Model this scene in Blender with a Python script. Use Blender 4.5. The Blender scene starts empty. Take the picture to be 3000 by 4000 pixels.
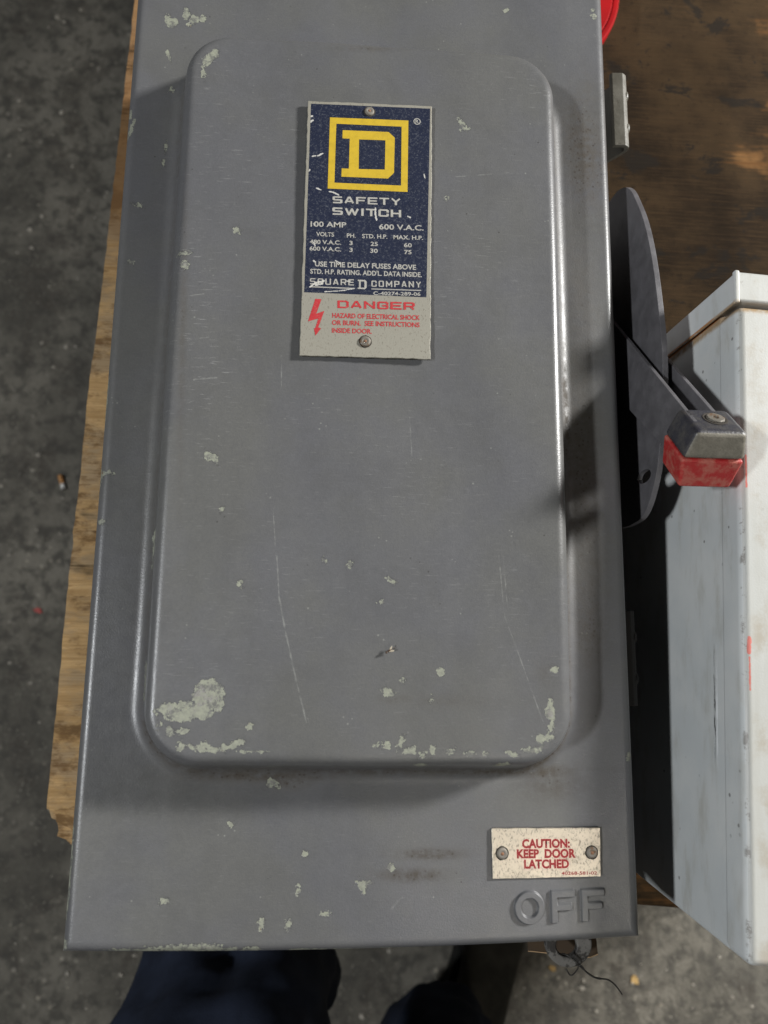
import bpy, bmesh, math, random
import numpy as np
from mathutils import Vector, Matrix, noise as mnoise

random.seed(7); np.random.seed(7)
scene = bpy.context.scene
COL = scene.collection
H = 0.95            # height of the switch door above the floor; shapes below are written relative to the door face

# ------------------------------------------------------------------ camera
cam_d = bpy.data.cameras.new('camera'); cam = bpy.data.objects.new('camera', cam_d); COL.objects.link(cam)
RM = Matrix(((0.9974962668, -0.0241811278, -0.0664565328), (0.0132447824, 0.9869756137, -0.1603237775), (0.0694677870, 0.1590421672, 0.9848247639)))
cam.matrix_world = Matrix.Translation((-0.0136, 0.12997, 0.31847 + H)) @ RM.to_4x4()
cam_d.sensor_fit = 'HORIZONTAL'; cam_d.sensor_width = 36.0; cam_d.lens = 2781.57/3000*36
cam_d.clip_start = 0.01; cam_d.clip_end = 100
cam_d.dof.use_dof = True; cam_d.dof.focus_distance = 0.335; cam_d.dof.aperture_fstop = 13
scene.camera = cam

# ------------------------------------------------------------------ light
world = bpy.data.worlds.new('World'); scene.world = world; world.use_nodes = True
bg = world.node_tree.nodes['Background']; bg.inputs[0].default_value = (0.86, 0.93, 1.0, 1); bg.inputs[1].default_value = 0.02

def lamp(name, d, dist, watts, size, color, sizey=None, aim=(0, 0.2, H)):
    l = bpy.data.lights.new(name, 'AREA'); l.energy = watts; l.color = color
    l.shape = 'RECTANGLE'; l.size = size; l.size_y = sizey or size
    o = bpy.data.objects.new(name, l); COL.objects.link(o)
    v = Vector(d).normalized(); o.location = Vector(aim) + v*dist
    o.rotation_euler = v.to_track_quat('Z', 'Y').to_euler()
    return o
lamp('lamp_left', (-0.98, -0.20, 1.0), 2.6, 48, 0.26, (0.95, 0.975, 1.0), 0.12)
lamp('lamp_right', (2.05, 0.92, 1.0), 3.0, 190, 0.34, (1.0, 0.985, 0.96), 0.30)
# ceiling tube running past the photographer's right shoulder
tube_lamp = lamp('lamp_overhead', (0, 0, 1), 2.0, 15, 0.10, (1.0, 0.93, 0.82), 2.4, (0.68, -1.55, H))

scene.view_settings.view_transform = 'Standard'; scene.view_settings.look = 'None'
scene.view_settings.exposure = 0.0; scene.view_settings.gamma = 1.0; scene.view_settings.use_curve_mapping = False
scene.render.engine = 'CYCLES'
scene.cycles.use_denoising = True
scene.cycles.max_bounces = 6

# ------------------------------------------------------------------ tables (millimetres on the door face)
# paint chips on the door: x, y, half-lengths (mm), turn (radians)
CHIPS=[(-101.3, 426.29, 2.72, 2.36, 0.08), (-103.69, 428.21, 0.91, 2.1, 0.08), (-94.55, 431.59, 1.37, 2.64, 0.08), (-90.54, 429.26, 2.05, 2.11, 0.08), (-86.7, 430.1, 1.37, 1.58, 0.08), (-93.12, 426.41, 0.91, 1.05, 0.08), (-102.26, 408.45, 0.36, 1.79, 0.37), (67.65, 447.42, 1.22, 1.1, 0.08), (114.51, 451.23, 1.0, 0.84, 0.08), (114.87, 447.37, 1.5, 1.39, 0.08), (-75.94, 388.29, 3.78, 1.82, 0.74), (-77.67, 385.28, 1.97, 1.38, 0.65), (-79.08, 380.39, 0.63, 2.85, 0.07), (-117.36, 367.0, 0.89, 3.44, -0.29), (-118.59, 375.41, 0.55, 1.5, 0.07), (40.11, 361.1, 0.9, 2.78, 0.44), (41.4, 358.8, 1.09, 0.72, 0.07), (-60.44, 302.33, 0.81, 0.66, 0.05), (-82.17, 284.99, 1.58, 1.73, 0.05), (-83.26, 290.14, 1.59, 0.54, 0.24), (-99.54, 389.38, 0.67, 0.76, 0.07), (-100.51, 357.92, 0.44, 1.48, -0.09), (-100.9, 350.01, 0.44, 1.22, -0.09), (-111.57, 326.8, 1.09, 0.47, -0.33), (-112.78, 297.4, 0.64, 0.47, 0.05), (-119.43, 235.38, 0.51, 3.93, -0.06), (-119.56, 228.82, 0.51, 2.17, -0.06), (-119.81, 221.22, 0.33, 4.31, -0.06), (-116.15, 196.56, 1.61, 0.74, 0.03), (-119.56, 193.72, 0.4, 2.52, -0.03), (-117.09, 174.21, 0.8, 0.62, 0.02), (-92.27, 168.18, 0.81, 2.86, -0.16), (-92.48, 162.01, 0.4, 2.45, -0.07), (-92.56, 156.91, 0.3, 1.43, 0.02), (-92.38, 111.17, 0.59, 2.71, -0.04), (-92.01, 102.47, 0.58, 3.07, -0.04), (-62.89, 102.59, 5.43, 6.07, 0.01), (-64.75, 96.72, 4.32, 3.19, 0.01), (-59.65, 102.97, 2.9, 3.93, 0.01), (-58.75, 99.41, 2.35, 2.85, 0.01), (-73.88, 96.14, 7.17, 1.95, 0.01), (-77.55, 97.53, 4.3, 1.59, 0.01), (-71.68, 98.45, 4.31, 1.42, 0.01), (-71.99, 94.38, 6.09, 1.59, 0.0), (-76.83, 88.56, 1.25, 1.4, 0.0), (-72.38, 88.75, 1.61, 0.7, 0.0), (-45.68, 90.79, 1.09, 1.06, 0.0), (-72.05, 83.17, 0.89, 0.78, 0.0), (-67.21, 82.65, 1.62, 0.45, -0.25), (-63.5, 83.36, 1.07, 0.7, 0.0), (-64.12, 81.62, 0.89, 0.44, 0.0), (-59.66, 81.8, 2.15, 0.7, 0.0), (-55.21, 82.5, 1.26, 1.05, 0.0), (-51.67, 83.56, 2.44, 0.9, 0.67), (-48.84, 84.62, 0.72, 0.53, 0.0), (-45.07, 80.95, 3.6, 0.26, 0.0), (-38.59, 64.51, 1.75, 1.68, -0.0), (-37.61, 64.14, 1.96, 0.93, -0.42), (30.27, 112.21, 1.52, 1.29, 0.01), (8.64, 103.99, 1.31, 1.63, 0.01), (9.19, 104.9, 1.5, 0.73, -0.33), (26.32, 101.2, 0.47, 0.45, 0.01), (77.93, 113.95, 1.36, 1.31, 0.01), (75.75, 96.39, 1.92, 2.38, 0.01), (75.61, 98.4, 0.96, 2.57, 0.01), (75.84, 92.37, 0.48, 1.46, 0.0), (75.59, 90.19, 0.48, 0.91, 0.0), (71.1, 86.19, 1.72, 1.45, 0.0), (74.55, 86.74, 0.96, 0.72, 0.0), (68.35, 82.04, 3.04, 0.9, 0.0), (59.97, 80.23, 1.31, 0.45, -0.33), (55.8, 75.74, 2.45, 0.97, 0.0), (48.65, 80.4, 1.13, 0.89, 0.0), (42.45, 80.74, 1.13, 0.62, 0.0), (34.4, 81.8, 0.56, 0.53, 0.0), (27.12, 81.61, 0.65, 1.07, 0.0), (22.84, 80.0, 1.12, 0.71, 0.0), (23.02, 75.31, 1.41, 0.67, 0.0), (18.74, 81.77, 1.67, 1.07, 0.0), (16.15, 81.41, 0.93, 0.89, 0.0), (14.44, 84.96, 0.74, 1.61, -0.33), (9.08, 83.7, 1.11, 1.07, 0.0), (5.2, 83.69, 0.74, 0.53, 0.0), (117.52, 75.24, 0.94, 1.57, 0.0), (-67.59, 199.77, 1.14, 1.79, 0.4), (-65.26, 198.85, 0.76, 1.58, 0.58), (9.61, 149.07, 1.53, 0.57, -0.5), (-7.74, 155.82, 0.48, 0.48, 0.02), (-23.29, 36.21, 1.16, 0.91, -0.01), (-80.03, 18.29, 0.93, 0.53, -0.01), (-25.73, 22.32, 0.48, 1.26, -0.01), (-40.61, 9.0, 0.66, 1.41, -0.01), (-29.45, 8.5, 0.76, 1.06, -0.01), (-54.65, 47.72, 0.38, 0.37, -0.0), (-14.36, 12.91, 0.76, 0.36, -0.01), (12.92, 30.64, 1.17, 1.09, -0.01), (0.79, 23.31, 1.15, 2.19, 0.24), (1.15, 24.39, 1.74, 0.72, -0.01), (-65.95, -0.25, 13.35, 0.87, -0.02), (-63.22, 0.58, 6.69, 1.04, -0.02), (-71.55, 0.53, 5.55, 0.87, -0.02), (-86.03, -0.63, 5.15, 0.52, -0.02), (-96.31, -0.29, 3.66, 0.43, -0.02), (-43.03, -0.6, 2.06, 1.05, -0.02), (-20.42, -1.65, 6.62, 0.52, -0.02), (-2.95, -1.92, 7.62, 0.35, -0.02), (23.88, -1.8, 9.65, 0.28, -0.02), (51.05, -1.87, 9.76, 0.36, -0.02), (76.58, -1.36, 9.87, 0.45, -0.02), (100.43, -0.65, 13.97, 0.45, -0.01), (-119.45, 44.79, 0.3, 2.15, -0.07), (-119.23, 37.62, 0.37, 3.56, -0.07), (-119.1, 26.98, 0.3, 4.57, -0.08), (-119.15, 16.46, 0.29, 3.48, -0.08), (-118.82, 1.6, 0.74, 1.52, -0.18), (-80.71, 90.82, 0.53, 0.53, 0.0), (4.94, 140.44, 0.38, 0.28, 0.02), (-18.27, 157.15, 0.29, 0.29, 0.02), (32.93, 322.71, 0.32, 0.34, 0.06), (14.78, 108.96, 0.28, 0.37, 0.01), (-51.83, 147.04, 0.28, 0.38, 0.02), (-60.77, 177.4, 0.28, 0.29, 0.02)]
GRIME_SHADE=[(100.37, 196.33, 9.27, 72.65, 0.03, 0.5), (102.71, 290.69, 9.24, 38.55, 0.05, 0.35), (106.84, 368.17, 9.12, 28.47, 0.06, 0.75), (109.9, 402.45, 4.88, 16.02, 0.07, 0.3), (93.39, 229.6, 2.01, 31.78, 0.03, 0.9), (102.35, 229.91, 7.63, 13.65, 0.03, 0.45), (101.15, 153.28, 8.64, 35.88, 0.02, 0.4), (101.88, 130.35, 7.69, 16.51, 0.01, 0.5), (-43.56, 67.32, 27.2, 2.25, -0.0, 0.8), (-31.78, 64.69, 7.8, 2.62, -0.0, 0.7), (23.46, 69.96, 66.12, 1.14, 0.0, 0.5), (80.22, 68.81, 10.26, 2.7, -0.0, 0.8), (83.15, 62.66, 12.29, 5.75, -0.0, 0.45), (29.57, 35.65, 11.84, 1.84, -0.01, 0.75), (21.75, 27.47, 11.75, 2.19, -0.01, 0.75), (-59.2, 70.32, 23.19, 1.13, 0.0, 0.5), (-3.07, 397.47, 13.04, 1.47, 0.08, 0.4), (-81.38, 257.5, 1.37, 63.06, 0.04, 0.35), (12.04, 101.66, 5.62, 1.45, 0.01, 0.3), (31.79, 100.88, 13.22, 2.18, 0.01, 0.2), (74.03, 113.16, 3.88, 5.59, 0.01, 0.2)]  # right flange entries are dirt plus painted shade
SCUFF=[(-73.64, 241.12, 13.6, 35.18, 0.04, 1), (-82.11, 287.38, 9.92, 19.5, 0.05, 0.7), (-67.44, 196.81, 11.41, 17.8, 0.03, 0.5), (-52.09, 335.93, 32.99, 20.6, 0.06, 0.35), (27.7, 279.74, 12.45, 24.17, 0.05, 0.5), (48.65, 294.09, 14.77, 13.44, 0.05, 0.4), (15.94, 199.26, 23.75, 18.15, 0.03, 0.4), (24.07, 146.45, 11.58, 15.28, 0.02, 0.4), (-75.07, 383.55, 8.37, 14.33, 0.07, 0.5), (69.34, 384.43, 20.05, 12.29, 0.07, 0.4), (-44.13, 141.54, 16.78, 22.46, 0.02, 0.4), (-20.01, 222.52, 11.83, 12.31, 0.04, 0.4), (56.92, 131.74, 11.66, 28.4, 0.01, 0.25), (-66.75, 113.68, 10.9, 7.23, 0.01, 0.4)]
SCRATCH=[(-37.66, 158.67, -36.1, 141.67, 0.22), (-36.1, 141.67, -32.77, 126.84, 0.3), (-32.77, 126.84, -28.07, 108.61, 0.3), (-28.07, 108.61, -23.52, 92.48, 0.26), (-23.01, 93.91, -19.98, 84.34, 0.24), (13.31, 14.54, 15.6, 17.39, 0.5), (15.6, 17.39, 17.72, 18.99, 0.3), (-38.89, 245.03, -38.34, 229.67, 0.16), (-75.31, 232.6, -65.88, 233.99, 0.35), (-79.97, 250.01, -69.93, 252.11, 0.2), (-77.61, 222.11, -72.34, 224.33, 0.25), (-82.11, 270.17, -73.32, 271.87, 0.2), (54.96, 160.54, 56.97, 135.54, 0.18), (56.97, 135.54, 63.85, 116.79, 0.2), (63.85, 116.79, 74.38, 87.47, 0.2), (56.73, 160.58, 58.53, 135.56, 0.14), (37.21, 334.05, 61.99, 337.9, 0.15), (16.78, 219.69, 17.9, 202.35, 0.16), (-39.91, 177.92, -38.04, 158.67, 0.12)]
# nameplate print: text, start, end (mm), cap height, colour, style
PRINT=[('SAFETY', (-18.71, 316.17), (11.78, 316.87), 3.41, 'w', 'X'), ('SWITCH', (-18.69, 310.62), (12.01, 310.99), 3.57, 'w', 'X'), ('100 AMP', (-28.09, 304.46), (-12.34, 304.84), 2.56, 'w', 'B'), ('600 V.A.C.', (2.21, 304.78), (22.18, 305.25), 2.58, 'w', 'B'), ('VOLTS', (-25.5, 300.03), (-17.64, 300.15), 2.01, 'w', 'B'), ('PH.', (-12.01, 300.03), (-8.07, 300.12), 2.01, 'w', 'B'), ('STD. H.P.', (-5.25, 300.15), (5.97, 300.44), 2.01, 'w', 'B'), ('MAX. H.P.', (8.69, 300.41), (21.91, 300.69), 2.02, 'w', 'B'), ('480 V.A.C.', (-28.18, 296.25), (-14.47, 296.49), 2.0, 'w', 'B'), ('3', (-10.81, 296.56), (-9.35, 296.58), 2.01, 'w', 'B'), ('25', (-1.46, 296.63), (1.77, 296.68), 2.01, 'w', 'B'), ('60', (13.39, 296.81), (16.92, 296.87), 2.01, 'w', 'B'), ('600 V.A.C.', (-28.2, 293.05), (-14.39, 293.28), 1.99, 'w', 'B'), ('3', (-10.74, 293.29), (-9.28, 293.31), 2.0, 'w', 'B'), ('30', (-1.57, 293.35), (1.81, 293.4), 2.0, 'w', 'B'), ('75', (13.53, 293.52), (16.83, 293.57), 2.01, 'w', 'B'), ('USE TIME DELAY FUSES ABOVE', (-25.65, 285.72), (18.86, 286.28), 2.4, 'w', 'C'), ("STD. H.P. RATING. ADD'L. DATA INSIDE.", (-27.6, 282.22), (21.43, 282.96), 2.26, 'w', 'C'), ('SQUARE', (-27.61, 277.16), (-8.41, 277.49), 2.85, 'w', 'Y'), ('COMPANY', (-0.75, 277.33), (21.17, 277.96), 2.86, 'w', 'Y'), ('C-40274-289-06', (0.15, 273.56), (20.91, 274.12), 1.66, 'w', 'B'), ('DANGER', (-15.39, 266.74), (18.41, 267.34), 3.53, 'r', 'X'), ('HAZARD OF ELECTRICAL SHOCK', (-17.49, 262.24), (20.68, 262.83), 2.23, 'r', 'C'), ('OR BURN.  SEE INSTRUCTIONS', (-17.57, 258.96), (20.59, 259.53), 2.22, 'r', 'C'), ('INSIDE DOOR.', (-17.48, 255.41), (-0.23, 255.63), 2.21, 'r', 'C')]
NP_PLATE=[(-31.14, 366.46), (25.75, 367.61), (25.39, 245.12), (-31.09, 244.45)]
NP_NAVY=[(-29.65, 364.95), (24.93, 366.18), (23.5, 273.53), (-29.93, 273.37)]
NP_FRAME_O=[(-20.92, 358.56), (14.89, 359.36), (14.77, 323.61), (-21.05, 323.18)]
NP_FRAME_I=[(-17.96, 355.54), (11.81, 356.04), (11.8, 326.57), (-18.11, 326.22)]
NP_D_O=[(-15.0, 352.52), (5.89, 352.94), (8.72, 350.23), (8.56, 332.68), (5.89, 329.68), (-15.05, 329.35), (-15.03, 333.44), (-11.82, 333.45), (-11.73, 348.44), (-15.02, 348.35)]
NP_D_I=[(-7.51, 348.33), (4.49, 348.67), (4.39, 334.01), (-7.4, 333.59)]
NP_BOLT=[(-25.04, 270.53), (-22.39, 270.48), (-24.46, 263.68), (-20.98, 265.19), (-23.41, 257.48), (-22.19, 257.07), (-24.56, 253.66), (-25.2, 256.94), (-24.61, 257.26), (-23.52, 261.56), (-27.87, 260.03)]
NP_SD_O=[(-6.79, 280.32), (-3.6, 280.35), (-2.86, 279.61), (-2.87, 276.81), (-3.58, 276.0), (-6.76, 276.02), (-6.77, 276.62), (-6.21, 276.65), (-6.21, 279.63), (-6.77, 279.66)]
NP_SD_I=[(-5.43, 279.61), (-3.87, 279.62), (-3.81, 276.7), (-5.43, 276.68)]
NP_U1=[(-27.59, 276.27), (-8.27, 276.37), (-8.26, 275.89), (-27.57, 275.8)]
NP_U2=[(-0.74, 276.49), (21.18, 276.82), (21.18, 276.41), (-0.73, 276.07)]
NP_POINTS=[(-3.0, 362.7), (-2.99, 251.91), (18.89, 359.18), (20.47, 359.28), (-0.38, 362.88)]
CAUTION_PRINT=[('CAUTION:', (68.7, 38.21), (89.48, 38.3), 3.48, 'd', 'C'), ('KEEP  DOOR', (66.37, 34.17), (91.89, 34.24), 3.47, 'd', 'C'), ('LATCHED', (69.42, 30.05), (88.89, 30.08), 3.46, 'd', 'C'), ('40268-581-02', (85.5, 27.29), (100.98, 27.28), 1.34, 'd', 'B')]
CAUTION_PLATE=[(55.71, 46.1), (103.07, 46.03), (102.64, 26.37), (55.83, 25.84)]
CAUTION_SCREWS=[(59.99, 36.08), (98.91, 36.19), (62.59, 36.06)]
WIRE_TAIL=[(0.09049, -0.01111, -0.017), (0.09186, -0.01043, -0.0135), (0.09541, -0.01278, -0.0132), (0.0968, -0.01454, -0.0138), (0.10037, -0.01779, -0.016), (0.10509, -0.02163, -0.019), (0.10914, -0.02334, -0.021), (0.11288, -0.02442, -0.022), (0.11691, -0.02775, -0.025), (0.12032, -0.03187, -0.028), (0.12199, -0.03417, -0.03)]
WIRE_LOOP=[(0.094, -0.01145, -0.0132), (0.0958, -0.01353, -0.0132), (0.09683, -0.01636, -0.015), (0.09537, -0.02141, -0.02), (0.09298, -0.01862, -0.0195)]
WIRE_TWIST=[(0.09653, -0.01445, -0.0136), (0.09776, -0.01466, -0.0136), (0.09907, -0.016, -0.0145), (0.10094, -0.01858, -0.0165), (0.10546, -0.02212, -0.0195), (0.10931, -0.02383, -0.0215)]
WIRE_KINK=[(0.09574, -0.01307, -0.013), (0.09632, -0.01473, -0.0134), (0.09763, -0.01422, -0.0132)]
BUG=(0.0091, 0.1209)
PLATE_FLECKS=[(-28.41, 338.47, -26.83, 339.01, 0.315), (-25.86, 339.07, -23.78, 340.28, 0.36000000000000004), (-29.25, 331.93, -29.62, 331.09, 0.27), (-25.98, 323.07, -24.09, 322.44, 0.315), (-20.27, 321.79, -18.56, 321.52, 0.27), (-18.56, 321.52, -16.21, 320.41, 0.315), (0.53, 314.99, 0.4, 312.19, 0.315), (0.4, 312.19, 1.01, 309.14, 0.36000000000000004), (-26.9, 306.05, -26.43, 305.16, 0.18000000000000002), (14.98, 311.65, 16.24, 311.23, 0.27), (-27.42, 276.1, -25.42, 277.8, 0.36000000000000004), (-25.42, 277.8, -21.68, 278.99, 0.45), (-24.95, 276.93, -22.2, 277.66, 0.36000000000000004), (-11.4, 279.38, -10.01, 279.56, 0.27), (-21.0, 274.04, -14.91, 274.68, 0.162), (-14.91, 274.68, -8.15, 276.08, 0.162), (-16.64, 288.82, -14.09, 287.33, 0.225), (-26.39, 288.32, -25.53, 287.65, 0.27), (-26.64, 296.94, -25.93, 295.46, 0.27), (22.23, 332.88, 22.65, 331.01, 0.225), (-30.61, 358.23, -29.01, 358.66, 0.45), (-30.52, 355.34, -28.66, 356.56, 0.45), (-30.58, 262.53, -27.05, 263.86, 0.18000000000000002), (-26.35, 258.64, -24.46, 259.59, 0.315), (-30.59, 245.73, -30.4, 256.71, 0.135), (-23.53, 246.31, -22.46, 246.93, 0.27)]

# ------------------------------------------------------------------ node helpers
class NT:
    def __init__(self, name):
        self.m = bpy.data.materials.new(name); self.m.use_nodes = True
        self.t = self.m.node_tree; self.n = self.t.nodes
        self.b = self.n['Principled BSDF']
        self.co = self.n.new('ShaderNodeTexCoord').outputs['Object']
    def link(self, a, b):
        if isinstance(a, (int, float)): b.default_value = a
        elif isinstance(a, (tuple, list)): b.default_value = tuple(a) + ((1,) if len(a) == 3 and b.type == 'RGBA' else ())
        else: self.t.links.new(a, b)
    def scale(self, v=(1, 1, 1), rot=(0, 0, 0), co=None):
        k = self.n.new('ShaderNodeMapping'); self.link(co or self.co, k.inputs[0])
        k.inputs['Scale'].default_value = v; k.inputs['Rotation'].default_value = rot
        return k.outputs[0]
    def noise(self, s, detail=4, rough=0.55, co=None, dist=0.0):
        k = self.n.new('ShaderNodeTexNoise'); self.link(co or self.co, k.inputs['Vector'])
        k.inputs['Scale'].default_value = s; k.inputs['Detail'].default_value = detail
        k.inputs['Roughness'].default_value = rough; k.inputs['Distortion'].default_value = dist
        return k.outputs[0]
    def voro(self, s, co=None, feature='F1', out='Distance', rand=1.0):
        k = self.n.new('ShaderNodeTexVoronoi'); self.link(co or self.co, k.inputs['Vector'])
        k.feature = feature; k.inputs['Scale'].default_value = s; k.inputs['Randomness'].default_value = rand
        return k.outputs[out]
    def attr(self, name):
        k = self.n.new('ShaderNodeAttribute'); k.attribute_name = name; return k.outputs['Fac']
    def math(self, op, a, b=0.0, c=0.0, clamp=False):
        k = self.n.new('ShaderNodeMath'); k.operation = op; k.use_clamp = clamp
        self.link(a, k.inputs[0]); self.link(b, k.inputs[1]); self.link(c, k.inputs[2]); return k.outputs[0]
    def vec(self, op, a, b=(0, 0, 0), scale=None):
        k = self.n.new('ShaderNodeVectorMath'); k.operation = op
        self.link(a, k.inputs[0]); self.link(b, k.inputs[1])
        if scale is not None: self.link(scale, k.inputs['Scale'])
        return k
    def ramp(self, f, lo, hi, a=0.0, b=1.0):
        k = self.n.new('ShaderNodeMapRange'); k.interpolation_type = 'SMOOTHSTEP'
        self.link(f, k.inputs[0]); k.inputs[1].default_value = lo; k.inputs[2].default_value = hi
        k.inputs[3].default_value = a; k.inputs[4].default_value = b; return k.outputs[0]
    def mix(self, f, a, b, mode='MIX'):
        k = self.n.new('ShaderNodeMix'); k.data_type = 'RGBA'; k.blend_type = mode
        self.link(f, k.inputs['Factor']); self.link(a, k.inputs[6]); self.link(b, k.inputs[7]); return k.outputs[2]
    def bump(self, h, strength, dist, n=None):
        k = self.n.new('ShaderNodeBump'); self.link(h, k.inputs['Height'])
        k.inputs['Strength'].default_value = strength; k.inputs['Distance'].default_value = dist
        if n is not None: self.link(n, k.inputs['Normal'])
        return k.outputs[0]
    def sep(self, co=None):
        k = self.n.new('ShaderNodeSeparateXYZ'); self.link(co or self.co, k.inputs[0]); return k.outputs
    def out(self, color, rough=0.5, metal=0.0, normal=None, spec=0.5):
        self.link(color, self.b.inputs['Base Color']); self.link(rough, self.b.inputs['Roughness'])
        self.link(metal, self.b.inputs['Metallic']); self.b.inputs['Specular IOR Level'].default_value = spec
        if normal is not None: self.link(normal, self.b.inputs['Normal'])
        return self.m
    def segment(self, seg):
        ax, ay, bx, by, r = [v*1e-3 for v in seg]
        L2 = (bx-ax)**2 + (by-ay)**2
        flat = self.vec('MULTIPLY', self.co, (1, 1, 0)).outputs[0]
        pa = self.vec('SUBTRACT', flat, (ax, ay, 0)).outputs[0]
        h = self.math('MULTIPLY', self.vec('DOT_PRODUCT', pa, (bx-ax, by-ay, 0)).outputs['Value'], 1/L2, clamp=True)
        pr = self.vec('SCALE', (bx-ax, by-ay, 0), scale=h).outputs[0]
        d = self.vec('LENGTH', self.vec('SUBTRACT', pa, pr).outputs[0]).outputs['Value']
        return self.math('SUBTRACT', d, r)

# ------------------------------------------------------------------ materials
def grey_paint(full):
    t = NT('grey_enamel')
    big = t.noise(14, 5, 0.6); mid = t.noise(60, 5, 0.6); fine = t.noise(900, 3, 0.6)
    c = t.mix(t.ramp(big, 0.38, 0.64), (0.103, 0.104, 0.110), (0.107, 0.107, 0.102))
    c = t.mix(t.ramp(mid, 0.35, 0.75, 0.0, 0.20), c, (0.122, 0.122, 0.119))
    c = t.mix(t.ramp(fine, 0.3, 0.75, 0.0, 0.30), c, (0.072, 0.073, 0.077))
    rough = t.ramp(t.noise(200, 4, 0.7), 0.3, 0.7, 0.29, 0.37)
    wipe = t.noise(1.0, 4, 0.6, t.scale((42, 7, 20), (0, 0, 0.25)))
    rough = t.math('ADD', rough, t.ramp(wipe, 0.35, 0.68, -0.02, 0.05))
    c = t.mix(t.ramp(wipe, 0.40, 0.70, 0.0, 0.14), c, (0.122, 0.121, 0.118))
    blot = t.noise(34, 6, 0.7, None, 0.6); c = t.mix(t.ramp(blot, 0.44, 0.66, 0.0, 0.30), c, (0.080, 0.080, 0.080))
    # pinhead specks of lost paint
    v = t.voro(330); pick = t.ramp(t.noise(75, 2), 0.60, 0.68)
    speck = t.math('MULTIPLY', t.ramp(v, 0.10, 0.15, 1.0, 0.0), pick)
    c = t.mix(t.math('MULTIPLY', speck, 0.55), c, (0.24, 0.245, 0.225))
    v2 = t.voro(260, t.scale((1, 1, 1), (0, 0, 0.7)))
    dspk = t.math('MULTIPLY', t.ramp(v2, 0.08, 0.13, 1.0, 0.0), t.ramp(t.noise(55, 2), 0.62, 0.7))
    c = t.mix(t.math('MULTIPLY', dspk, 0.6), c, (0.03, 0.028, 0.025))
    peel = t.math('MULTIPLY', t.noise(1500, 2), 0.5)
    lump = t.math('MULTIPLY', t.ramp(t.voro(210), 0.0, 0.35, 1.0, 0.0), t.ramp(t.noise(38, 3), 0.56, 0.70))
    hgt = t.math('ADD', peel, t.math('MULTIPLY', lump, 0.55))
    if full:
        # rubbed scuffs: fine streaks that run across the door
        sc = t.attr('scuff')
        st = t.noise(1.0, 5, 0.65, t.scale((160, 1500, 200), (0, 0, -0.12)))
        st2 = t.noise(1.0, 4, 0.65, t.scale((1100, 210, 200), (0, 0, 0.2)))
        s = t.math('MULTIPLY', t.math('ADD', t.ramp(st, 0.58, 0.72), t.ramp(st2, 0.66, 0.78, 0, .5)), t.math('ADD', t.math('MULTIPLY', sc, 0.85), 0.16))
        c = t.mix(s, c, (0.24, 0.24, 0.236))
        # long scratches
        d = None
        for sg in SCRATCH:
            k = t.segment(sg); d = k if d is None else t.math('MINIMUM', d, k)
        d = t.math('ADD', d, t.math('MULTIPLY', t.math('SUBTRACT', t.noise(520, 3), 0.5), 0.0009))
        sm = t.math('MULTIPLY', t.ramp(d, -0.00015, 0.00012, 1.0, 0.0), t.ramp(t.noise(180, 3), 0.35, 0.65, 0.0, 0.5))
        c = t.mix(sm, c, (0.25, 0.255, 0.24))
        # brown dirt, deepened on the right flange to carry its shade
        g = t.attr('grime_shade')
        gm = t.math('MULTIPLY', t.math('MULTIPLY', g, 1.35), t.ramp(t.noise(240, 5, 0.7), 0.22, 0.66), clamp=True)
        c = t.mix(t.math('MULTIPLY', gm, 0.85), c, (0.046, 0.036, 0.024))
        gd = t.math('MULTIPLY', t.ramp(g, 0.15, 0.6), t.ramp(t.voro(420), 0.12, 0.3, 1.0, 0.0))
        c = t.mix(t.math('MULTIPLY', gd, 0.7), c, (0.03, 0.02, 0.013))
        rough = t.math('ADD', rough, t.math('MULTIPLY', gm, 0.35))
        # primer where the paint is gone (signed distance in mm, ragged by noise)
        ch = t.math('ADD', t.attr('chip'), t.math('MULTIPLY', t.math('SUBTRACT', t.math('ADD', t.math('MULTIPLY', t.noise(300, 6, 0.72), 0.6), t.math('MULTIPLY', t.noise(950, 3, 0.6), 0.4)), 0.5), 4.2))
        ch = t.math('ADD', ch, t.math('MULTIPLY', t.math('SUBTRACT', t.voro(780, out='Color'), 0.5), 1.15))
        cm = t.ramp(ch, -0.06, 0.06, 1.0, 0.0)
        halo = t.ramp(ch, 0.10, 0.5, 1.0, 0.0)
        c = t.mix(t.math('MULTIPLY', halo, 0.35), c, (0.04, 0.04, 0.039))
        pr = t.mix(t.ramp(t.noise(420, 4, 0.7), 0.35, 0.75), (0.245, 0.255, 0.20), (0.17, 0.175, 0.145))
        pr = t.mix(t.ramp(t.noise(170, 5, 0.75), 0.62, 0.70), pr, (0.11, 0.065, 0.03))
        pr = t.mix(t.math('MULTIPLY', t.ramp(t.noise(230, 6, 0.78), 0.51, 0.58), 0.85), pr, (0.105, 0.105, 0.10))
        core = t.math('MULTIPLY', t.ramp(ch, -1.5, -0.7, 1.0, 0.0), t.ramp(t.noise(120, 5, 0.75), 0.50, 0.60))
        pr = t.mix(t.math('MULTIPLY', core, 0.8), pr, t.mix(t.noise(500, 4, 0.7), (0.34, 0.34, 0.33), (0.08, 0.065, 0.05)))
        c = t.mix(cm, c, pr)
        rough = t.math('ADD', rough, t.math('MULTIPLY', cm, 0.2))
        hgt = t.math('SUBTRACT', hgt, t.math('MULTIPLY', cm, 1.1))
    nrm = t.bump(hgt, 0.55, 0.00022)
    return t.out(c, rough, 0.0, nrm, 0.42)

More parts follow.
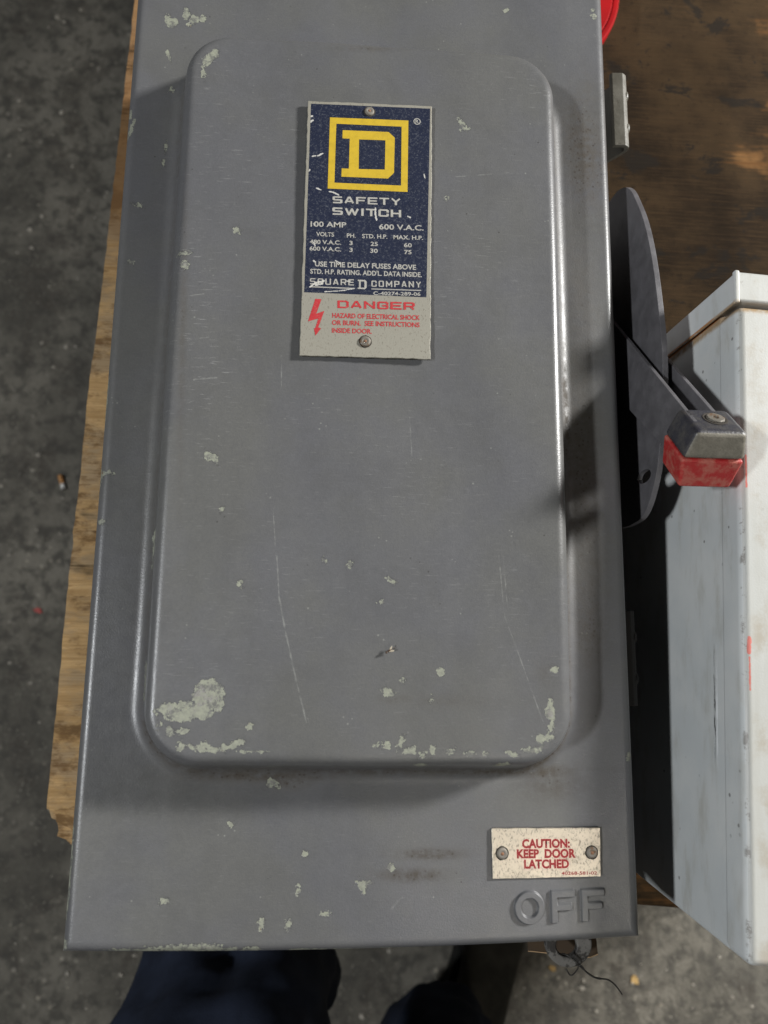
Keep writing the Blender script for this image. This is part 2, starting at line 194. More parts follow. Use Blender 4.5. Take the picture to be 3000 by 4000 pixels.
def plain_grey(name, col, rough=0.45, bumps=0.00015, metal=0.0, wear=None, spec=0.5):
    t = NT(name)
    n = t.noise(120, 5, 0.65); f = t.noise(900, 3)
    c = t.mix(t.ramp(n, 0.3, 0.75), tuple(v*0.82 for v in col), tuple(v*1.15 for v in col))
    if wear:
        c = t.mix(t.ramp(t.noise(210, 6, 0.7), wear[1], wear[1]+0.10), c, wear[0])
    return t.out(c, t.ramp(n, 0.3, 0.7, rough-0.06, rough+0.08), metal, t.bump(f, 0.6, bumps), spec)

M = {}
M['door'] = grey_paint(True)
M['body'] = grey_paint(False)
M['steel_dark'] = plain_grey('dark_grey_painted_steel', (0.095, 0.092, 0.098), 0.5, wear=((0.10, 0.07, 0.045), 0.66))
M['steel_edge'] = plain_grey('dull_steel', (0.22, 0.21, 0.19), 0.45, metal=0.4, wear=((0.09, 0.055, 0.03), 0.62))
M['bracket'] = plain_grey('dirty_olive_steel', (0.115, 0.108, 0.088), 0.42, wear=((0.05, 0.04, 0.03), 0.60))
M['bracket_shade'] = plain_grey('shade_dark_steel', (0.016, 0.015, 0.014), 0.7, spec=0.2)  # lower latch strap's steel, darkened to stand in for the shade there
M['rivet'] = plain_grey('weathered_rivet', (0.17, 0.155, 0.13), 0.6, metal=0.2, wear=((0.13, 0.075, 0.04), 0.56))
M['rust'] = plain_grey('rusty_core', (0.20, 0.10, 0.055), 0.8)
M['dark_dirt'] = plain_grey('dark_dirt', (0.035, 0.028, 0.02), 0.9)
M['hasp'] = plain_grey('galvanised_hasp', (0.125, 0.12, 0.11), 0.65, 0.0003, wear=((0.02, 0.018, 0.016), 0.45))
M['wire'] = plain_grey('black_wire', (0.03, 0.028, 0.025), 0.5)
M['card'] = plain_grey('shaded_brown_card', (0.045, 0.028, 0.014), 0.9)  # card colour darkened to hold the shade under the hasp
M['card_edge'] = plain_grey('pale_card_edge', (0.40, 0.27, 0.15), 0.9)

def print_mat(name, col, under, amount, rough=0.42, metal=0.0, flake=0.70):
    t = NT(name)
    n = t.noise(1300, 4, 0.75); n2 = t.noise(260, 4, 0.7)
    c = t.mix(t.ramp(n, 0.50, 0.72, 0.0, amount), col, under)
    c = t.mix(t.ramp(n2, 0.40, 0.72, 0.0, 0.35), c, tuple(v*0.62 for v in col))
    c = t.mix(t.ramp(t.noise(340, 5, 0.72), flake, flake+0.03), c, (0.55, 0.55, 0.5))
    d = None
    for sg in PLATE_FLECKS:
        k = t.segment(sg); d = k if d is None else t.math('MINIMUM', d, k)
    d = t.math('ADD', d, t.math('MULTIPLY', t.math('SUBTRACT', t.noise(900, 4, 0.7), 0.5), 0.0011))
    c = t.mix(t.ramp(d, -0.0001, 0.0001, 0.9, 0.0), c, (0.50, 0.49, 0.45))
    return t.out(c, rough, metal, t.bump(n, 0.3, 0.00008))
M['navy'] = print_mat('navy_print', (0.015, 0.019, 0.038), (0.15, 0.16, 0.17), 0.6, 0.36, flake=0.745)
M['yellow'] = print_mat('yellow_print', (0.50, 0.345, 0.028), (0.28, 0.21, 0.05), 0.5, flake=0.78)
M['white'] = print_mat('silver_print', (0.36, 0.35, 0.315), (0.15, 0.15, 0.145), 0.6)
M['red_print'] = print_mat('red_print', (0.40, 0.030, 0.036), (0.33, 0.21, 0.17), 0.45)
M['maroon'] = print_mat('dark_red_print', (0.26, 0.012, 0.016), (0.20, 0.02, 0.02), 0.5, 0.5)

def plate_metal(name, col, rough, metal, dark=0.5):
    t = NT(name)
    n = t.noise(1500, 3, 0.7, t.scale((1, 0.5, 1), (0, 0, 0.8))); n2 = t.noise(95, 5, 0.7)
    c = t.mix(t.ramp(n, 0.52, 0.70, 0.0, dark), col, (0.13, 0.115, 0.09))
    c = t.mix(t.ramp(n2, 0.52, 0.75, 0.0, 0.5), c, (0.24, 0.21, 0.16))
    return t.out(c, t.ramp(n, 0.4, 0.7, rough, rough+0.25), metal, t.bump(n, 0.3, 0.0001))
M['plate'] = plate_metal('dull_aluminium', (0.27, 0.258, 0.215), 0.5, 0.2, 0.8)
M['caution'] = plate_metal('bright_brassy_aluminium', (0.64, 0.58, 0.485), 0.33, 0.85, 0.7)

def grip_mat(name, col, dust, amt, rough):
    t = NT(name)
    n = t.noise(190, 6, 0.7); f = t.noise(1100, 3)
    c = t.mix(t.ramp(n, 0.42, 0.66, 0.0, amt), col, dust)
    c = t.mix(t.ramp(t.noise(420, 5, 0.75), 0.62, 0.70), c, tuple(v*0.5 for v in col))
    return t.out(c, rough, 0.0, t.bump(f, 0.7, 0.0002))
M['grip_dark'] = grip_mat('worn_dark_casting', (0.026, 0.026, 0.034), (0.075, 0.070, 0.062), 0.6, 0.42)
M['grip_worn'] = grip_mat('rubbed_bare_casting', (0.135, 0.125, 0.10), (0.20, 0.185, 0.15), 0.8, 0.45)
M['grip_red'] = grip_mat('dusty_red_paint', (0.36, 0.020, 0.020), (0.40, 0.13, 0.095), 0.85, 0.5)

def red_plastic():
    t = NT('red_plastic'); return t.out(t.mix(t.noise(60, 4), (0.34, 0.002, 0.004), (0.26, 0.002, 0.003)), 0.7, spec=0.12)
M['red_plastic'] = red_plastic()

def light_paint():
    t = NT('pale_grey_enamel')
    n = t.noise(30, 5, 0.6); f = t.noise(1200, 3)
    c = t.mix(t.ramp(n, 0.35, 0.7), (0.50, 0.525, 0.525), (0.55, 0.565, 0.555))
    # dark flecks and long rubs
    fl = t.math('MULTIPLY', t.ramp(t.voro(130), 0.07, 0.13, 1.0, 0.0), t.ramp(t.noise(26, 3), 0.52, 0.60))
    c = t.mix(t.math('MULTIPLY', fl, 0.75), c, (0.10, 0.095, 0.09))
    rub = t.noise(1.0, 5, 0.7, t.scale((420, 26, 420)))
    c = t.mix(t.math('MULTIPLY', t.ramp(rub, 0.68, 0.76), 0.55), c, (0.12, 0.12, 0.12))
    dust = t.noise(1.0, 5, 0.7, t.scale((60, 18, 60)))
    c = t.mix(t.ramp(dust, 0.48, 0.72, 0.0, 0.42), c, (0.29, 0.27, 0.21))
    geo = t.n.new('ShaderNodeNewGeometry'); up = t.sep(geo.outputs['True Normal'])[2]
    film_dim = t.math('MULTIPLY', t.ramp(up, 0.55, 0.95), t.ramp(t.noise(1.0, 5, 0.7, t.scale((220, 20, 60))), 0.25, 0.75, 0.70, 1.0))
    c = t.mix(film_dim, c, (0.395, 0.397, 0.368))  # dust streaks on upward faces, darkened further to balance the lamp light
    # dirt and rust creep along the folded front edge and under the hood
    s = t.sep()
    edge = t.math('MULTIPLY', t.ramp(t.math('ABSOLUTE', t.math('SUBTRACT', s[0], 0.008)), 0.001, 0.007, 1.0, 0.0), t.ramp(s[2], 0.181, 0.188))
    em = t.math('MULTIPLY', edge, t.ramp(t.noise(45, 5, 0.7), 0.46, 0.68, 0.0, 0.6))
    c = t.mix(t.math('MULTIPLY', em, 0.75), c, (0.27, 0.21, 0.13))
    lip = t.math('MULTIPLY', t.ramp(t.math('ABSOLUTE', t.math('SUBTRACT', s[0], 0.0012)), 0.0004, 0.0011, 1.0, 0.0), t.ramp(s[2], 0.181, 0.188))
    c = t.mix(t.math('MULTIPLY', lip, t.ramp(t.noise(110, 6, 0.8), 0.54, 0.62, 0.0, 0.7)), c, (0.13, 0.11, 0.09))
    hood = t.ramp(t.math('ABSOLUTE', t.math('SUBTRACT', s[1], 0.2722)), 0.0007, 0.0034, 1.0, 0.0)
    c = t.mix(t.math('MULTIPLY', hood, t.ramp(t.noise(130, 5, 0.7), 0.35, 0.55, 0.25, 0.9)), c, (0.30, 0.20, 0.10))
    seam = t.math('MULTIPLY', t.ramp(s[1], 0.2728, 0.2737), t.ramp(s[1], 0.2746, 0.2743))
    c = t.mix(t.math('MULTIPLY', seam, t.ramp(s[2], 0.177, 0.171)), c, (0.36, 0.14, 0.03))
    # long rub on the side, down to dark steel with a pale burr beside it
    sv = t.math('MULTIPLY', t.ramp(t.math('ABSOLUTE', t.math('SUBTRACT', s[1], 0.096)), 0.012, 0.030, 1.0, 0.0), t.ramp(s[0], 0.004, 0.001))
    nz = t.noise(1.0, 5, 0.75, t.scale((300, 110, 900)))
    d1 = t.math('MULTIPLY', t.ramp(t.math('ABSOLUTE', t.math('SUBTRACT', s[2], 0.1665)), 0.0003, 0.0012, 1.0, 0.0), t.ramp(nz, 0.46, 0.56))
    d2 = t.math('MULTIPLY', t.ramp(t.math('ABSOLUTE', t.math('SUBTRACT', s[2], 0.1683)), 0.0002, 0.0010, 1.0, 0.0), t.ramp(nz, 0.42, 0.56))
    c = t.mix(t.math('MULTIPLY', sv, d2), c, (0.75, 0.77, 0.78)); c = t.mix(t.math('MULTIPLY', sv, d1), c, (0.05, 0.05, 0.05))
    # red paint smears
    d = None
    for sg in ((2.7, 120, 2.8, 126, 0.7), (2.8, 105, 2.8, 118, 0.3), (2.8, 190, 2.8, 204, 0.3)):
        k = t.segment(sg); d = k if d is None else t.math('MINIMUM', d, k)
    d = t.math('ADD', d, t.math('MULTIPLY', t.math('SUBTRACT', t.noise(400, 4), 0.5), 0.0012))
    rm = t.math('MULTIPLY', t.ramp(d, -0.0001, 0.0002, 0.8, 0.0), t.ramp(s[2], 0.185, 0.1885))
    c = t.mix(rm, c, (0.62, 0.12, 0.09))
    return t.out(c, t.ramp(n, 0.3, 0.7, 0.40, 0.52), 0.0, t.bump(f, 0.4, 0.00012))
M['pale'] = light_paint()

def wood(name, bright=1.0):  # bright: freshly torn fibre is paler than the weathered face
    t = NT(name)
    # long grain across the board (x), broad dark stains and rubbed orange patches
    g = t.noise(1.0, 6, 0.68, t.scale((14, 330, 60)), 0.6)
    g2 = t.noise(1.0, 5, 0.65, t.scale((30, 900, 80)))
    patch = t.noise(9, 5, 0.62, t.scale((1, 1.3, 1)), 0.4)
    s = t.sep()
    left = t.ramp(s[0], 0.10, 0.0)                               # cleaner strip left of the box; the rest carries stain and painted shade
    worn_c = t.mix(t.ramp(g, 0.3, 0.7), (0.105, 0.050, 0.018), (0.215, 0.112, 0.042))
    clean_c = t.mix(t.ramp(g, 0.3, 0.7), (0.36*bright, 0.225*bright, 0.098*bright), (0.58*bright, 0.385*bright, 0.185*bright))
    grey = t.ramp(t.noise(42, 5, 0.7, t.scale((0.6, 1.4, 1))), 0.42, 0.62, 0.0, 0.75)
    clean_c = t.mix(grey, clean_c, t.mix(t.ramp(g2, 0.35, 0.65), (0.23, 0.165, 0.098), (0.40, 0.31, 0.20)))
    brown = t.ramp(t.math('ADD', t.noise(26, 5, 0.72, t.scale((0.7, 1.3, 1))), t.math('MULTIPLY', t.math('SUBTRACT', g, 0.5), 0.3)), 0.48, 0.60, 0.0, 0.88)
    clean_c = t.mix(brown, clean_c, (0.15, 0.085, 0.038))
    c = t.mix(left, worn_c, clean_c)
    c = t.mix(t.ramp(g2, 0.50, 0.72, 0.0, 0.5), c, t.mix(left, (0.05, 0.024, 0.009), (0.24*bright, 0.14*bright, 0.055*bright)))
    c = t.mix(t.math('MULTIPLY', left, t.ramp(t.math('ADD', s[1], t.math('MULTIPLY', t.noise(30, 3), 0.1)), 0.40, 0.50, 0.0, 0.8)), c, (0.16, 0.085, 0.038))
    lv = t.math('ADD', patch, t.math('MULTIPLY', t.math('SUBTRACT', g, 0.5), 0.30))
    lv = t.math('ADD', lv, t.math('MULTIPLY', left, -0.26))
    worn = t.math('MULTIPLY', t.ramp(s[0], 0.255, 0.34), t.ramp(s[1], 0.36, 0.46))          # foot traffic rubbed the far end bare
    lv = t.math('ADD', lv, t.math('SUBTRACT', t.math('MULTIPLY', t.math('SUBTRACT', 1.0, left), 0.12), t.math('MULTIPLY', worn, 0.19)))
    st = t.ramp(lv, 0.34, 0.47, 0.0, 0.97)                        # oily brown staining along the grain, deepened on the right as painted shade
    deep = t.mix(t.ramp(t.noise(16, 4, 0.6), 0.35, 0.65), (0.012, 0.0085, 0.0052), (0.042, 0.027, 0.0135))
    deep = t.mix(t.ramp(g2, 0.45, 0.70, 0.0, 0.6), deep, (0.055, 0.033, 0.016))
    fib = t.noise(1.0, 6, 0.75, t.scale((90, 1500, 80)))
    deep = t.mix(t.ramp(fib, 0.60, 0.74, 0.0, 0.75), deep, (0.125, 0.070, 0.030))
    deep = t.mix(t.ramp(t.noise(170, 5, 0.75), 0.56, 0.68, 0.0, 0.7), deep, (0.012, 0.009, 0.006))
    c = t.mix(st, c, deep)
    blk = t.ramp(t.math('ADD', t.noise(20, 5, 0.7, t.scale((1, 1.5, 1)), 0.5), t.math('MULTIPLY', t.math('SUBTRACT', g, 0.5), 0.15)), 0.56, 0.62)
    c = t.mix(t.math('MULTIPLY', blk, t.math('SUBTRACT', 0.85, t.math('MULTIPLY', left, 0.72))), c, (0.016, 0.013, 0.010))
    nrm = t.bump(t.math('ADD', g, g2), 0.5, 0.0008)
    return t.out(c, 0.92, 0.0, nrm, 0.08)
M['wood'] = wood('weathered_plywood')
M['wood_raw'] = wood('fresh_torn_plywood', 1.15)
def wood_plain():
    t = NT('rough_lumber'); g = t.noise(1.0, 5, 0.6, t.scale((160, 160, 12)))
    return t.out(t.mix(g, (0.16, 0.10, 0.05), (0.30, 0.20, 0.11)), 0.8, 0.0, t.bump(g, 0.4, 0.001))
M['lumber'] = wood_plain()

def floor_mat():
    t = NT('dark_worn_concrete')
    n = t.noise(3, 6, 0.65); n2 = t.noise(40, 5, 0.7); n3 = t.noise(160, 4, 0.7)
    c = t.mix(t.ramp(n, 0.38, 0.62), (0.098, 0.092, 0.077), (0.215, 0.200, 0.166))
    c = t.mix(t.ramp(t.noise(11, 6, 0.72, None, 0.8), 0.48, 0.64, 0.0, 0.7), c, (0.070, 0.062, 0.052))
    c = t.mix(t.ramp(n2, 0.46, 0.60, 0.0, 0.85), c, (0.070, 0.066, 0.057))
    c = t.mix(t.ramp(n3, 0.50, 0.70, 0.0, 0.65), c, (0.20, 0.185, 0.155))
    v = t.voro(62); pk = t.ramp(t.noise(6, 4, 0.7), 0.50, 0.66)
    sp = t.math('MULTIPLY', t.ramp(v, 0.16, 0.27, 1.0, 0.0), pk)
    col = t.mix(t.voro(62, out='Color'), (0.50, 0.47, 0.40), (0.32, 0.28, 0.21))
    c = t.mix(t.math('MULTIPLY', sp, 0.7), c, col)
    c = t.mix(t.ramp(t.noise(8, 4, 0.7), 0.60, 0.72, 0.0, 0.7), c, (0.060, 0.052, 0.043))
    v3 = t.voro(150); c = t.mix(t.math('MULTIPLY', t.ramp(v3, 0.15, 0.25, 1.0, 0.0), t.ramp(t.noise(30, 3), 0.48, 0.58, 0.0, 0.75)), c, (0.30, 0.28, 0.235))
    return t.out(c, 0.85, 0.0, t.bump(t.math('ADD', n2, n3), 0.8, 0.003), 0.3)
M['floor'] = floor_mat()

def cloth(name, a, b, s):
    t = NT(name); n = t.noise(s, 5, 0.65); w = t.noise(900, 2)
    return t.out(t.mix(t.ramp(n, 0.35, 0.7), a, b), 0.9, 0.0, t.bump(w, 0.5, 0.0006), 0.2)
M['navy_cloth'] = cloth('dark_navy_cotton', (0.009, 0.012, 0.021), (0.020, 0.027, 0.048), 9)
M['unseen_jacket'] = cloth('black_work_jacket', (0.012, 0.012, 0.013), (0.02, 0.02, 0.022), 20)
M['boot'] = cloth('dusty_dark_olive_leather', (0.032, 0.031, 0.026), (0.055, 0.052, 0.043), 30)
M['sole'] = cloth('black_rubber', (0.012, 0.012, 0.011), (0.02, 0.02, 0.018), 60)
def one(name, col, rough=0.8):
    t = NT(name); n = t.noise(300, 4)
    return t.out(t.mix(n, tuple(v*0.8 for v in col), tuple(min(1, v*1.15) for v in col)), rough)
M['paper'] = one('white_paper', (0.75, 0.74, 0.70)); M['filter'] = one('orange_filter_paper', (0.50, 0.25, 0.09))
M['ash'] = one('burnt_paper', (0.05, 0.04, 0.035)); M['pebble'] = one('pale_stone', (0.42, 0.39, 0.33)); M['leaf'] = one('dry_tan_leaf', (0.50, 0.33, 0.13))
M['reddish'] = one('red_paper', (0.40, 0.08, 0.07))
M['bug'] = one('dry_brown_insect', (0.06, 0.035, 0.02), 0.5); M['wing'] = one('insect_wing', (0.35, 0.31, 0.24), 0.4)

# ------------------------------------------------------------------ object helpers
def thing(name, loc, label, cat, group=None, rotz=0.0):
    o = bpy.data.objects.new(name, None); COL.objects.link(o); o.empty_display_size = 0.03
    o.location = loc; o.rotation_euler = (0, 0, rotz); o['label'] = label; o['category'] = cat
    if group: o['group'] = group
    return o
def add(name, verts, faces, mat, parent=None, smooth=False, kind=None, local=False):
    me = bpy.data.meshes.new(name); me.from_pydata([tuple(v) for v in verts], [], [tuple(f) for f in faces]); me.update()
    return link(name, me, mat, parent, smooth, kind, local)
def link(name, me, mat, parent=None, smooth=False, kind=None, local=False):
    me.materials.append(M[mat]) if isinstance(mat, str) else [me.materials.append(M[k]) for k in mat]
    if smooth: me.shade_smooth()
    o = bpy.data.objects.new(name, me); COL.objects.link(o)
    if parent is not None:
        o.parent = parent
        if not local: o.location = Vector((0, 0, H)) - parent.location if parent.type == 'EMPTY' else (0, 0, 0)
    elif not local: o.location = (0, 0, H)
    if kind: o['kind'] = kind
    return o
def frombm(name, bm, mat, parent=None, smooth=False, local=False):
    bmesh.ops.recalc_face_normals(bm, faces=bm.faces[:])
    me = bpy.data.meshes.new(name); bm.to_mesh(me); bm.free()
    return link(name, me, mat, parent, smooth, None, local)
def bevel(o, w, seg=2, angle=35):
    m = o.modifiers.new('bevel', 'BEVEL'); m.width = w; m.segments = seg; m.limit_method = 'ANGLE'; m.angle_limit = math.radians(angle)
    o.data.shade_smooth()
    for p in (o,): 
        wn = p.modifiers.new('wn', 'WEIGHTED_NORMAL'); wn.keep_sharp = True
    return o
def prism(pts, axis, a, b):
    """extrude a closed outline of 2-D points along an axis from a to b"""
    n = len(pts); v = []
    for t in (a, b):
        for p, q in pts:
            v.append({'x': (t, p, q), 'y': (p, t, q), 'z': (p, q, t)}[axis])
    bm = bmesh.new(); vs = [bm.verts.new(x) for x in v]
    bm.faces.new(vs[:n]); bm.faces.new(vs[n:])
    for i in range(n): bm.faces.new((vs[i], vs[(i+1) % n], vs[n+(i+1) % n], vs[n+i]))
    return bm
def boxbm(x0, x1, y0, y1, z0, z1): return prism([(x0, y0), (x1, y0), (x1, y1), (x0, y1)], 'z', z0, z1)
def lathe(prof, center, n=32, axis=(0, 0, 1), jitter=0.0):
    """rings of (radius, height) round an axis; closed caps where radius is 0"""
    q = Vector((0, 0, 1)).rotation_difference(Vector(axis).normalized()); bm = bmesh.new(); rings = []
    for r, h in prof:
        if r <= 1e-9: rings.append([bm.verts.new(q @ Vector((0, 0, h)) + Vector(center))]); continue
        rings.append([bm.verts.new(q @ Vector((r*math.cos(2*math.pi*i/n)*(1+jitter*random.uniform(-1, 1)), r*math.sin(2*math.pi*i/n)*(1+jitter*random.uniform(-1, 1)), h)) + Vector(center)) for i in range(n)])
    for a, b in zip(rings, rings[1:]):
        for i in range(n):
            j = (i+1) % n
            if len(a) == 1 and len(b) == 1: continue
            if len(a) == 1: bm.faces.new((a[0], b[i], b[j]))
            elif len(b) == 1: bm.faces.new((a[i], a[j], b[0]))
            else: bm.faces.new((a[i], a[j], b[j], b[i]))
    return bm
def tube(path, r, n=6, r_end=None):
    bm = bmesh.new(); rings = []; P = [Vector(p) for p in path]; up = Vector((0.13, 0.2, 1)).normalized()
    for i, p in enumerate(P):
        d = (P[min(i+1, len(P)-1)] - P[max(i-1, 0)]).normalized(); a = d.cross(up).normalized(); b = d.cross(a)
        rr = r if r_end is None else r + (r_end-r)*i/(len(P)-1)
        rings.append([bm.verts.new(p + (a*math.cos(2*math.pi*k/n) + b*math.sin(2*math.pi*k/n))*rr) for k in range(n)])
    for A, B in zip(rings, rings[1:]):
        for k in range(n): bm.faces.new((A[k], A[(k+1) % n], B[(k+1) % n], B[k]))
    bm.faces.new(rings[0]); bm.faces.new(rings[-1][::-1]); return bm
def smoothpath(pts, sub=5):
    P = [Vector(p) for p in pts]; out = []
    for i in range(len(P)-1):
        p0, p1, p2, p3 = P[max(i-1, 0)], P[i], P[i+1], P[min(i+2, len(P)-1)]
        for k in range(sub):
            t = k/sub
            out.append(0.5*((2*p1) + (p2-p0)*t + (2*p0-5*p1+4*p2-p3)*t*t + (3*p1-p0-3*p2+p3)*t**3))
    return out + [P[-1]]

# ------------------------------------------------------------------ the floor
fl = add('floor', [(-4, -4, 0), (4, -4, 0), (4, 4, 0), (-4, 4, 0)], [(0, 1, 2, 3)], 'floor', None, local=True); fl['kind'] = 'structure'
v = []; f = []
for i in range(900):
    x = random.uniform(-1.0, 1.1); y = random.uniform(-0.75, 1.6); r = random.choice((0.002, 0.0025, 0.003, 0.0035, 0.0045, 0.006))*random.uniform(.7, 1.1)
    b = len(v); n = 6
    for k in range(n):
        a = 2*math.pi*k/n; rr = r*random.uniform(.65, 1.15); v.append((x+rr*math.cos(a), y+rr*math.sin(a)*.8, 0.0002))
    for k in range(n):
        a = 2*math.pi*k/n+.2; rr = r*random.uniform(.4, .75); v.append((x+rr*math.cos(a), y+rr*math.sin(a)*.8, r*random.uniform(.35, .7)))
    for k in range(n): f.append((b+k, b+(k+1) % n, b+n+(k+1) % n, b+n+k))
    f.append(tuple(b+n+k for k in range(n)))
g = add('floor_grit', v, f, 'pebble', None, local=True); g['kind'] = 'stuff'; g['label'] = 'pale grit and stone crumbs scattered on the dark floor'; g['category'] = 'grit'

# litter on the floor
def butt(x, y, ang):
    t = thing('cigarette_butt', (x, y, 0), 'crushed cigarette butt with orange filter and white paper on the dark floor', 'cigarette butt')
    d = Vector((math.cos(ang), math.sin(ang), 0)); c = Vector((0, 0, 0.0042))
    frombm('filter', tube([c - d*0.004, c + d*0.005, c + d*0.012], 0.0042, 10), 'filter', t, True, True)
    frombm('paper', tube([c - d*0.013, c - d*0.009, c - d*0.004], 0.0041, 10), 'paper', t, True, True)
    frombm('burnt_end', tube([c - d*0.0148, c - d*0.013], 0.0034, 10), 'ash', t, True, True)
butt(-0.497, 0.376, 1.9)
def scrap(x, y, r, mat, label, cat):
    bm = bmesh.new(); vs = []
    for k in range(7):
        a = 2*math.pi*k/7; rr = r*random.uniform(.55, 1.1); vs.append(bm.verts.new((rr*math.cos(a), rr*math.sin(a)*.6, 0.0006+random.uniform(0, .0015))))
    bm.faces.new(vs); r_ = bmesh.ops.extrude_face_region(bm, geom=bm.faces[:]); 
    for q in r_['geom']:
        if isinstance(q, bmesh.types.BMVert): q.co.z += 0.0007
    o = frombm('paper_scrap' if 'scrap' in label else 'dry_leaf', bm, mat, None, False, True); o.location = (x, y, 0); o.rotation_euler = (0, 0, random.uniform(0, 3)); o['label'] = label; o['category'] = cat

scrap(0.5015, -0.4441, 0.011, 'leaf', 'dry tan leaf crumb on the floor below the pale enclosure', 'leaf')
scrap(0.3632, -0.4249, 0.009, 'leaf', 'dry tan leaf crumb on the floor under the padlock hasp', 'leaf')
scrap(-0.5191, 0.1510, 0.010, 'reddish', 'small red paper scrap on the floor left of the plywood', 'scrap')

# ------------------------------------------------------------------ plywood table
tb = thing('plywood_table', (0.42, 1.15, 0), 'weathered brown plywood table top with stained surface and broken near corner', 'table')
OUT = [(-0.1745, 0.5927), (-0.1790, 0.44), (-0.1812, 0.36), (-0.1848, 0.2823), (-0.1853, 0.23), (-0.1868, 0.19), (-0.1862, 0.182), (-0.1872, 0.16), (-0.1880, 0.08), (-0.1888, 0.0165)]
def rag(pts, amp, step=0.006):
    out = []
    for (a, b), (c, d) in zip(pts, pts[1:]):
        n = max(1, int(math.hypot(c-a, d-b)/step))
        for k in range(n):
            t = k/n; out.append((a+(c-a)*t + random.uniform(-amp, amp), b+(d-b)*t + random.uniform(-amp, amp)*.3))
    return out + [pts[-1]]
far = [(1.04, 2.40), (-0.130, 2.40)]  # unseen far extent, stretched so the sheet shades the floor at left
near = [(1.04, -0.115), (0.2102, -0.0452), (0.1856, -0.0431), (-0.10, -0.0215)]
brk1 = rag([(-0.1888, 0.0165), (-0.1835, 0.0145), (-0.1815, 0.0085), (-0.1775, 0.0065), (-0.1715, 0.0035), (-0.164, 0.0010), (-0.155, -0.012), (-0.140, -0.0190), (-0.10, -0.0215)], 0.0008, 0.003)
brk2 = rag([(-0.1888, 0.0165), (-0.1868, 0.0100), (-0.1838, 0.0085), (-0.1815, -0.0010), (-0.1770, -0.0030), (-0.1700, -0.0075), (-0.166, -0.0075), (-0.158, -0.0165), (-0.140, -0.0200), (-0.10, -0.0215)], 0.0010, 0.003)
brk3 = rag([(-0.1880, 0.0165), (-0.1800, 0.0020), (-0.1745, -0.0080), (-0.1725, -0.0150), (-0.164, -0.0185), (-0.140, -0.0205), (-0.10, -0.0215)], 0.0012, 0.003)
edge = rag(OUT, 0.00035)
def layer(brk, z0, z1, mat, name, e):
    pts = [(x + (e if i < 9999 else 0), y) for i, (x, y) in enumerate(edge)] + brk[1:] + near[::-1][1:] + far
    bm = prism(pts, 'z', z0, z1); bmesh.ops.triangulate(bm, faces=[q for q in bm.faces if len(q.verts) > 4])
    return frombm(name, bm, mat, tb)
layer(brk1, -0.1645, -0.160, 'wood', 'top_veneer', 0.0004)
layer(brk2, -0.1715, -0.1645, 'wood_raw', 'core_ply', 0.0)
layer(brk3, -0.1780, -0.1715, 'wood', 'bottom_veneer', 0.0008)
for x in (-0.10, 0.94):
    for y in (0.10, 2.30): bevel(frombm('leg', boxbm(x, x+.07, y-.035, y+.035, -0.95, -0.178), 'lumber', tb), .003)
for y in (0.10, 2.30): bevel(frombm('apron', boxbm(-.03, .94, y-.019, y+.019, -0.275, -0.178), 'lumber', tb), .003)
for x in (-0.10, 0.972): bevel(frombm('apron', boxbm(x, x+.038, .135, 2.265, -0.275, -0.178), 'lumber', tb), .003)

# ------------------------------------------------------------------ grey safety switch
sw = thing('safety_switch', (0, 0.265, H-0.16), 'dark grey steel safety switch box with raised door panel, blue nameplate and side handle', 'switch box')
b = bevel(frombm('enclosure_body', boxbm(-0.1145, 0.1145, 0.004, 0.526, -0.1598, -0.0060), 'body', sw), 0.003)

# door: pressed steel sheet as one fine mesh
def smooth01(t): t = np.clip(t, 0, 1); return t*t*t*(t*(6*t-15)+10)
R0 = 0.0046; XW = 0.12; Y1 = 0.532
roll = [R0*(1-math.cos(a)) for a in np.linspace(0, math.pi/2, 9)[:-1]]
def lines(segs):
    out = []
    for a, b_, s in segs: out += list(np.arange(a, b_-1e-9, s))
    return out
xs = sorted(set(np.round([-XW+r for r in roll] + lines([(-XW+R0, 0.062, .0008), (0.062, 0.1075, .00022), (0.1075, XW-R0, .0007)]) + [XW-R0] + [XW-r for r in roll], 7)))
ys = sorted(set(np.round([r for r in roll] + lines([(R0, 0.0062, .0005), (0.0062, 0.0228, .00022), (0.0228, 0.475, .0009), (0.475, Y1-R0, .004)]) + [Y1-R0] + [Y1-r for r in roll], 7)))
X, Y = np.meshgrid(xs, ys)
d = np.minimum.reduce([X+XW, XW-X, Y, Y1-Y])
Z = np.where(d < R0, -(R0-np.sqrt(np.maximum(R0**2-(R0-np.minimum(d, R0))**2, 0))), 0.0)
# raised panel: signed distance to a rounded rectangle, swept through a soft S profile
cx, cy, hx, hy, rc = -0.0014, 0.2385, 0.0980, 0.1748, 0.0330
qx = np.abs(X-cx)-hx+rc; qy = np.abs(Y-cy)-hy+rc
sd = np.hypot(np.maximum(qx, 0), np.maximum(qy, 0)) + np.minimum(np.maximum(qx, qy), 0) - rc
PH = 0.024
ra, rb, wa = 0.0080, 0.0055, math.radians(75)                  # foot radius, shoulder radius, wall slope
s1 = ra*math.sin(wa); z1 = ra*(1-math.cos(wa)); z2 = PH - rb*(1-math.cos(wa)); s2 = s1 + (z2-z1)/math.tan(wa); PE = s2 + rb*math.sin(wa)
s_ = np.clip(-sd, 0, PE)
prof = np.where(s_ < s1, ra-np.sqrt(np.maximum(ra**2-np.minimum(s_, s1)**2, 0)), np.where(s_ < s2, z1+(s_-s1)*math.tan(wa), PH-(rb-np.sqrt(np.maximum(rb**2-(PE-np.maximum(s_, s2))**2, 0)))))/PH
t = -sd/PE
Z = Z + PH*prof + 0.0007*np.clip(t-1, 0, 6)/6
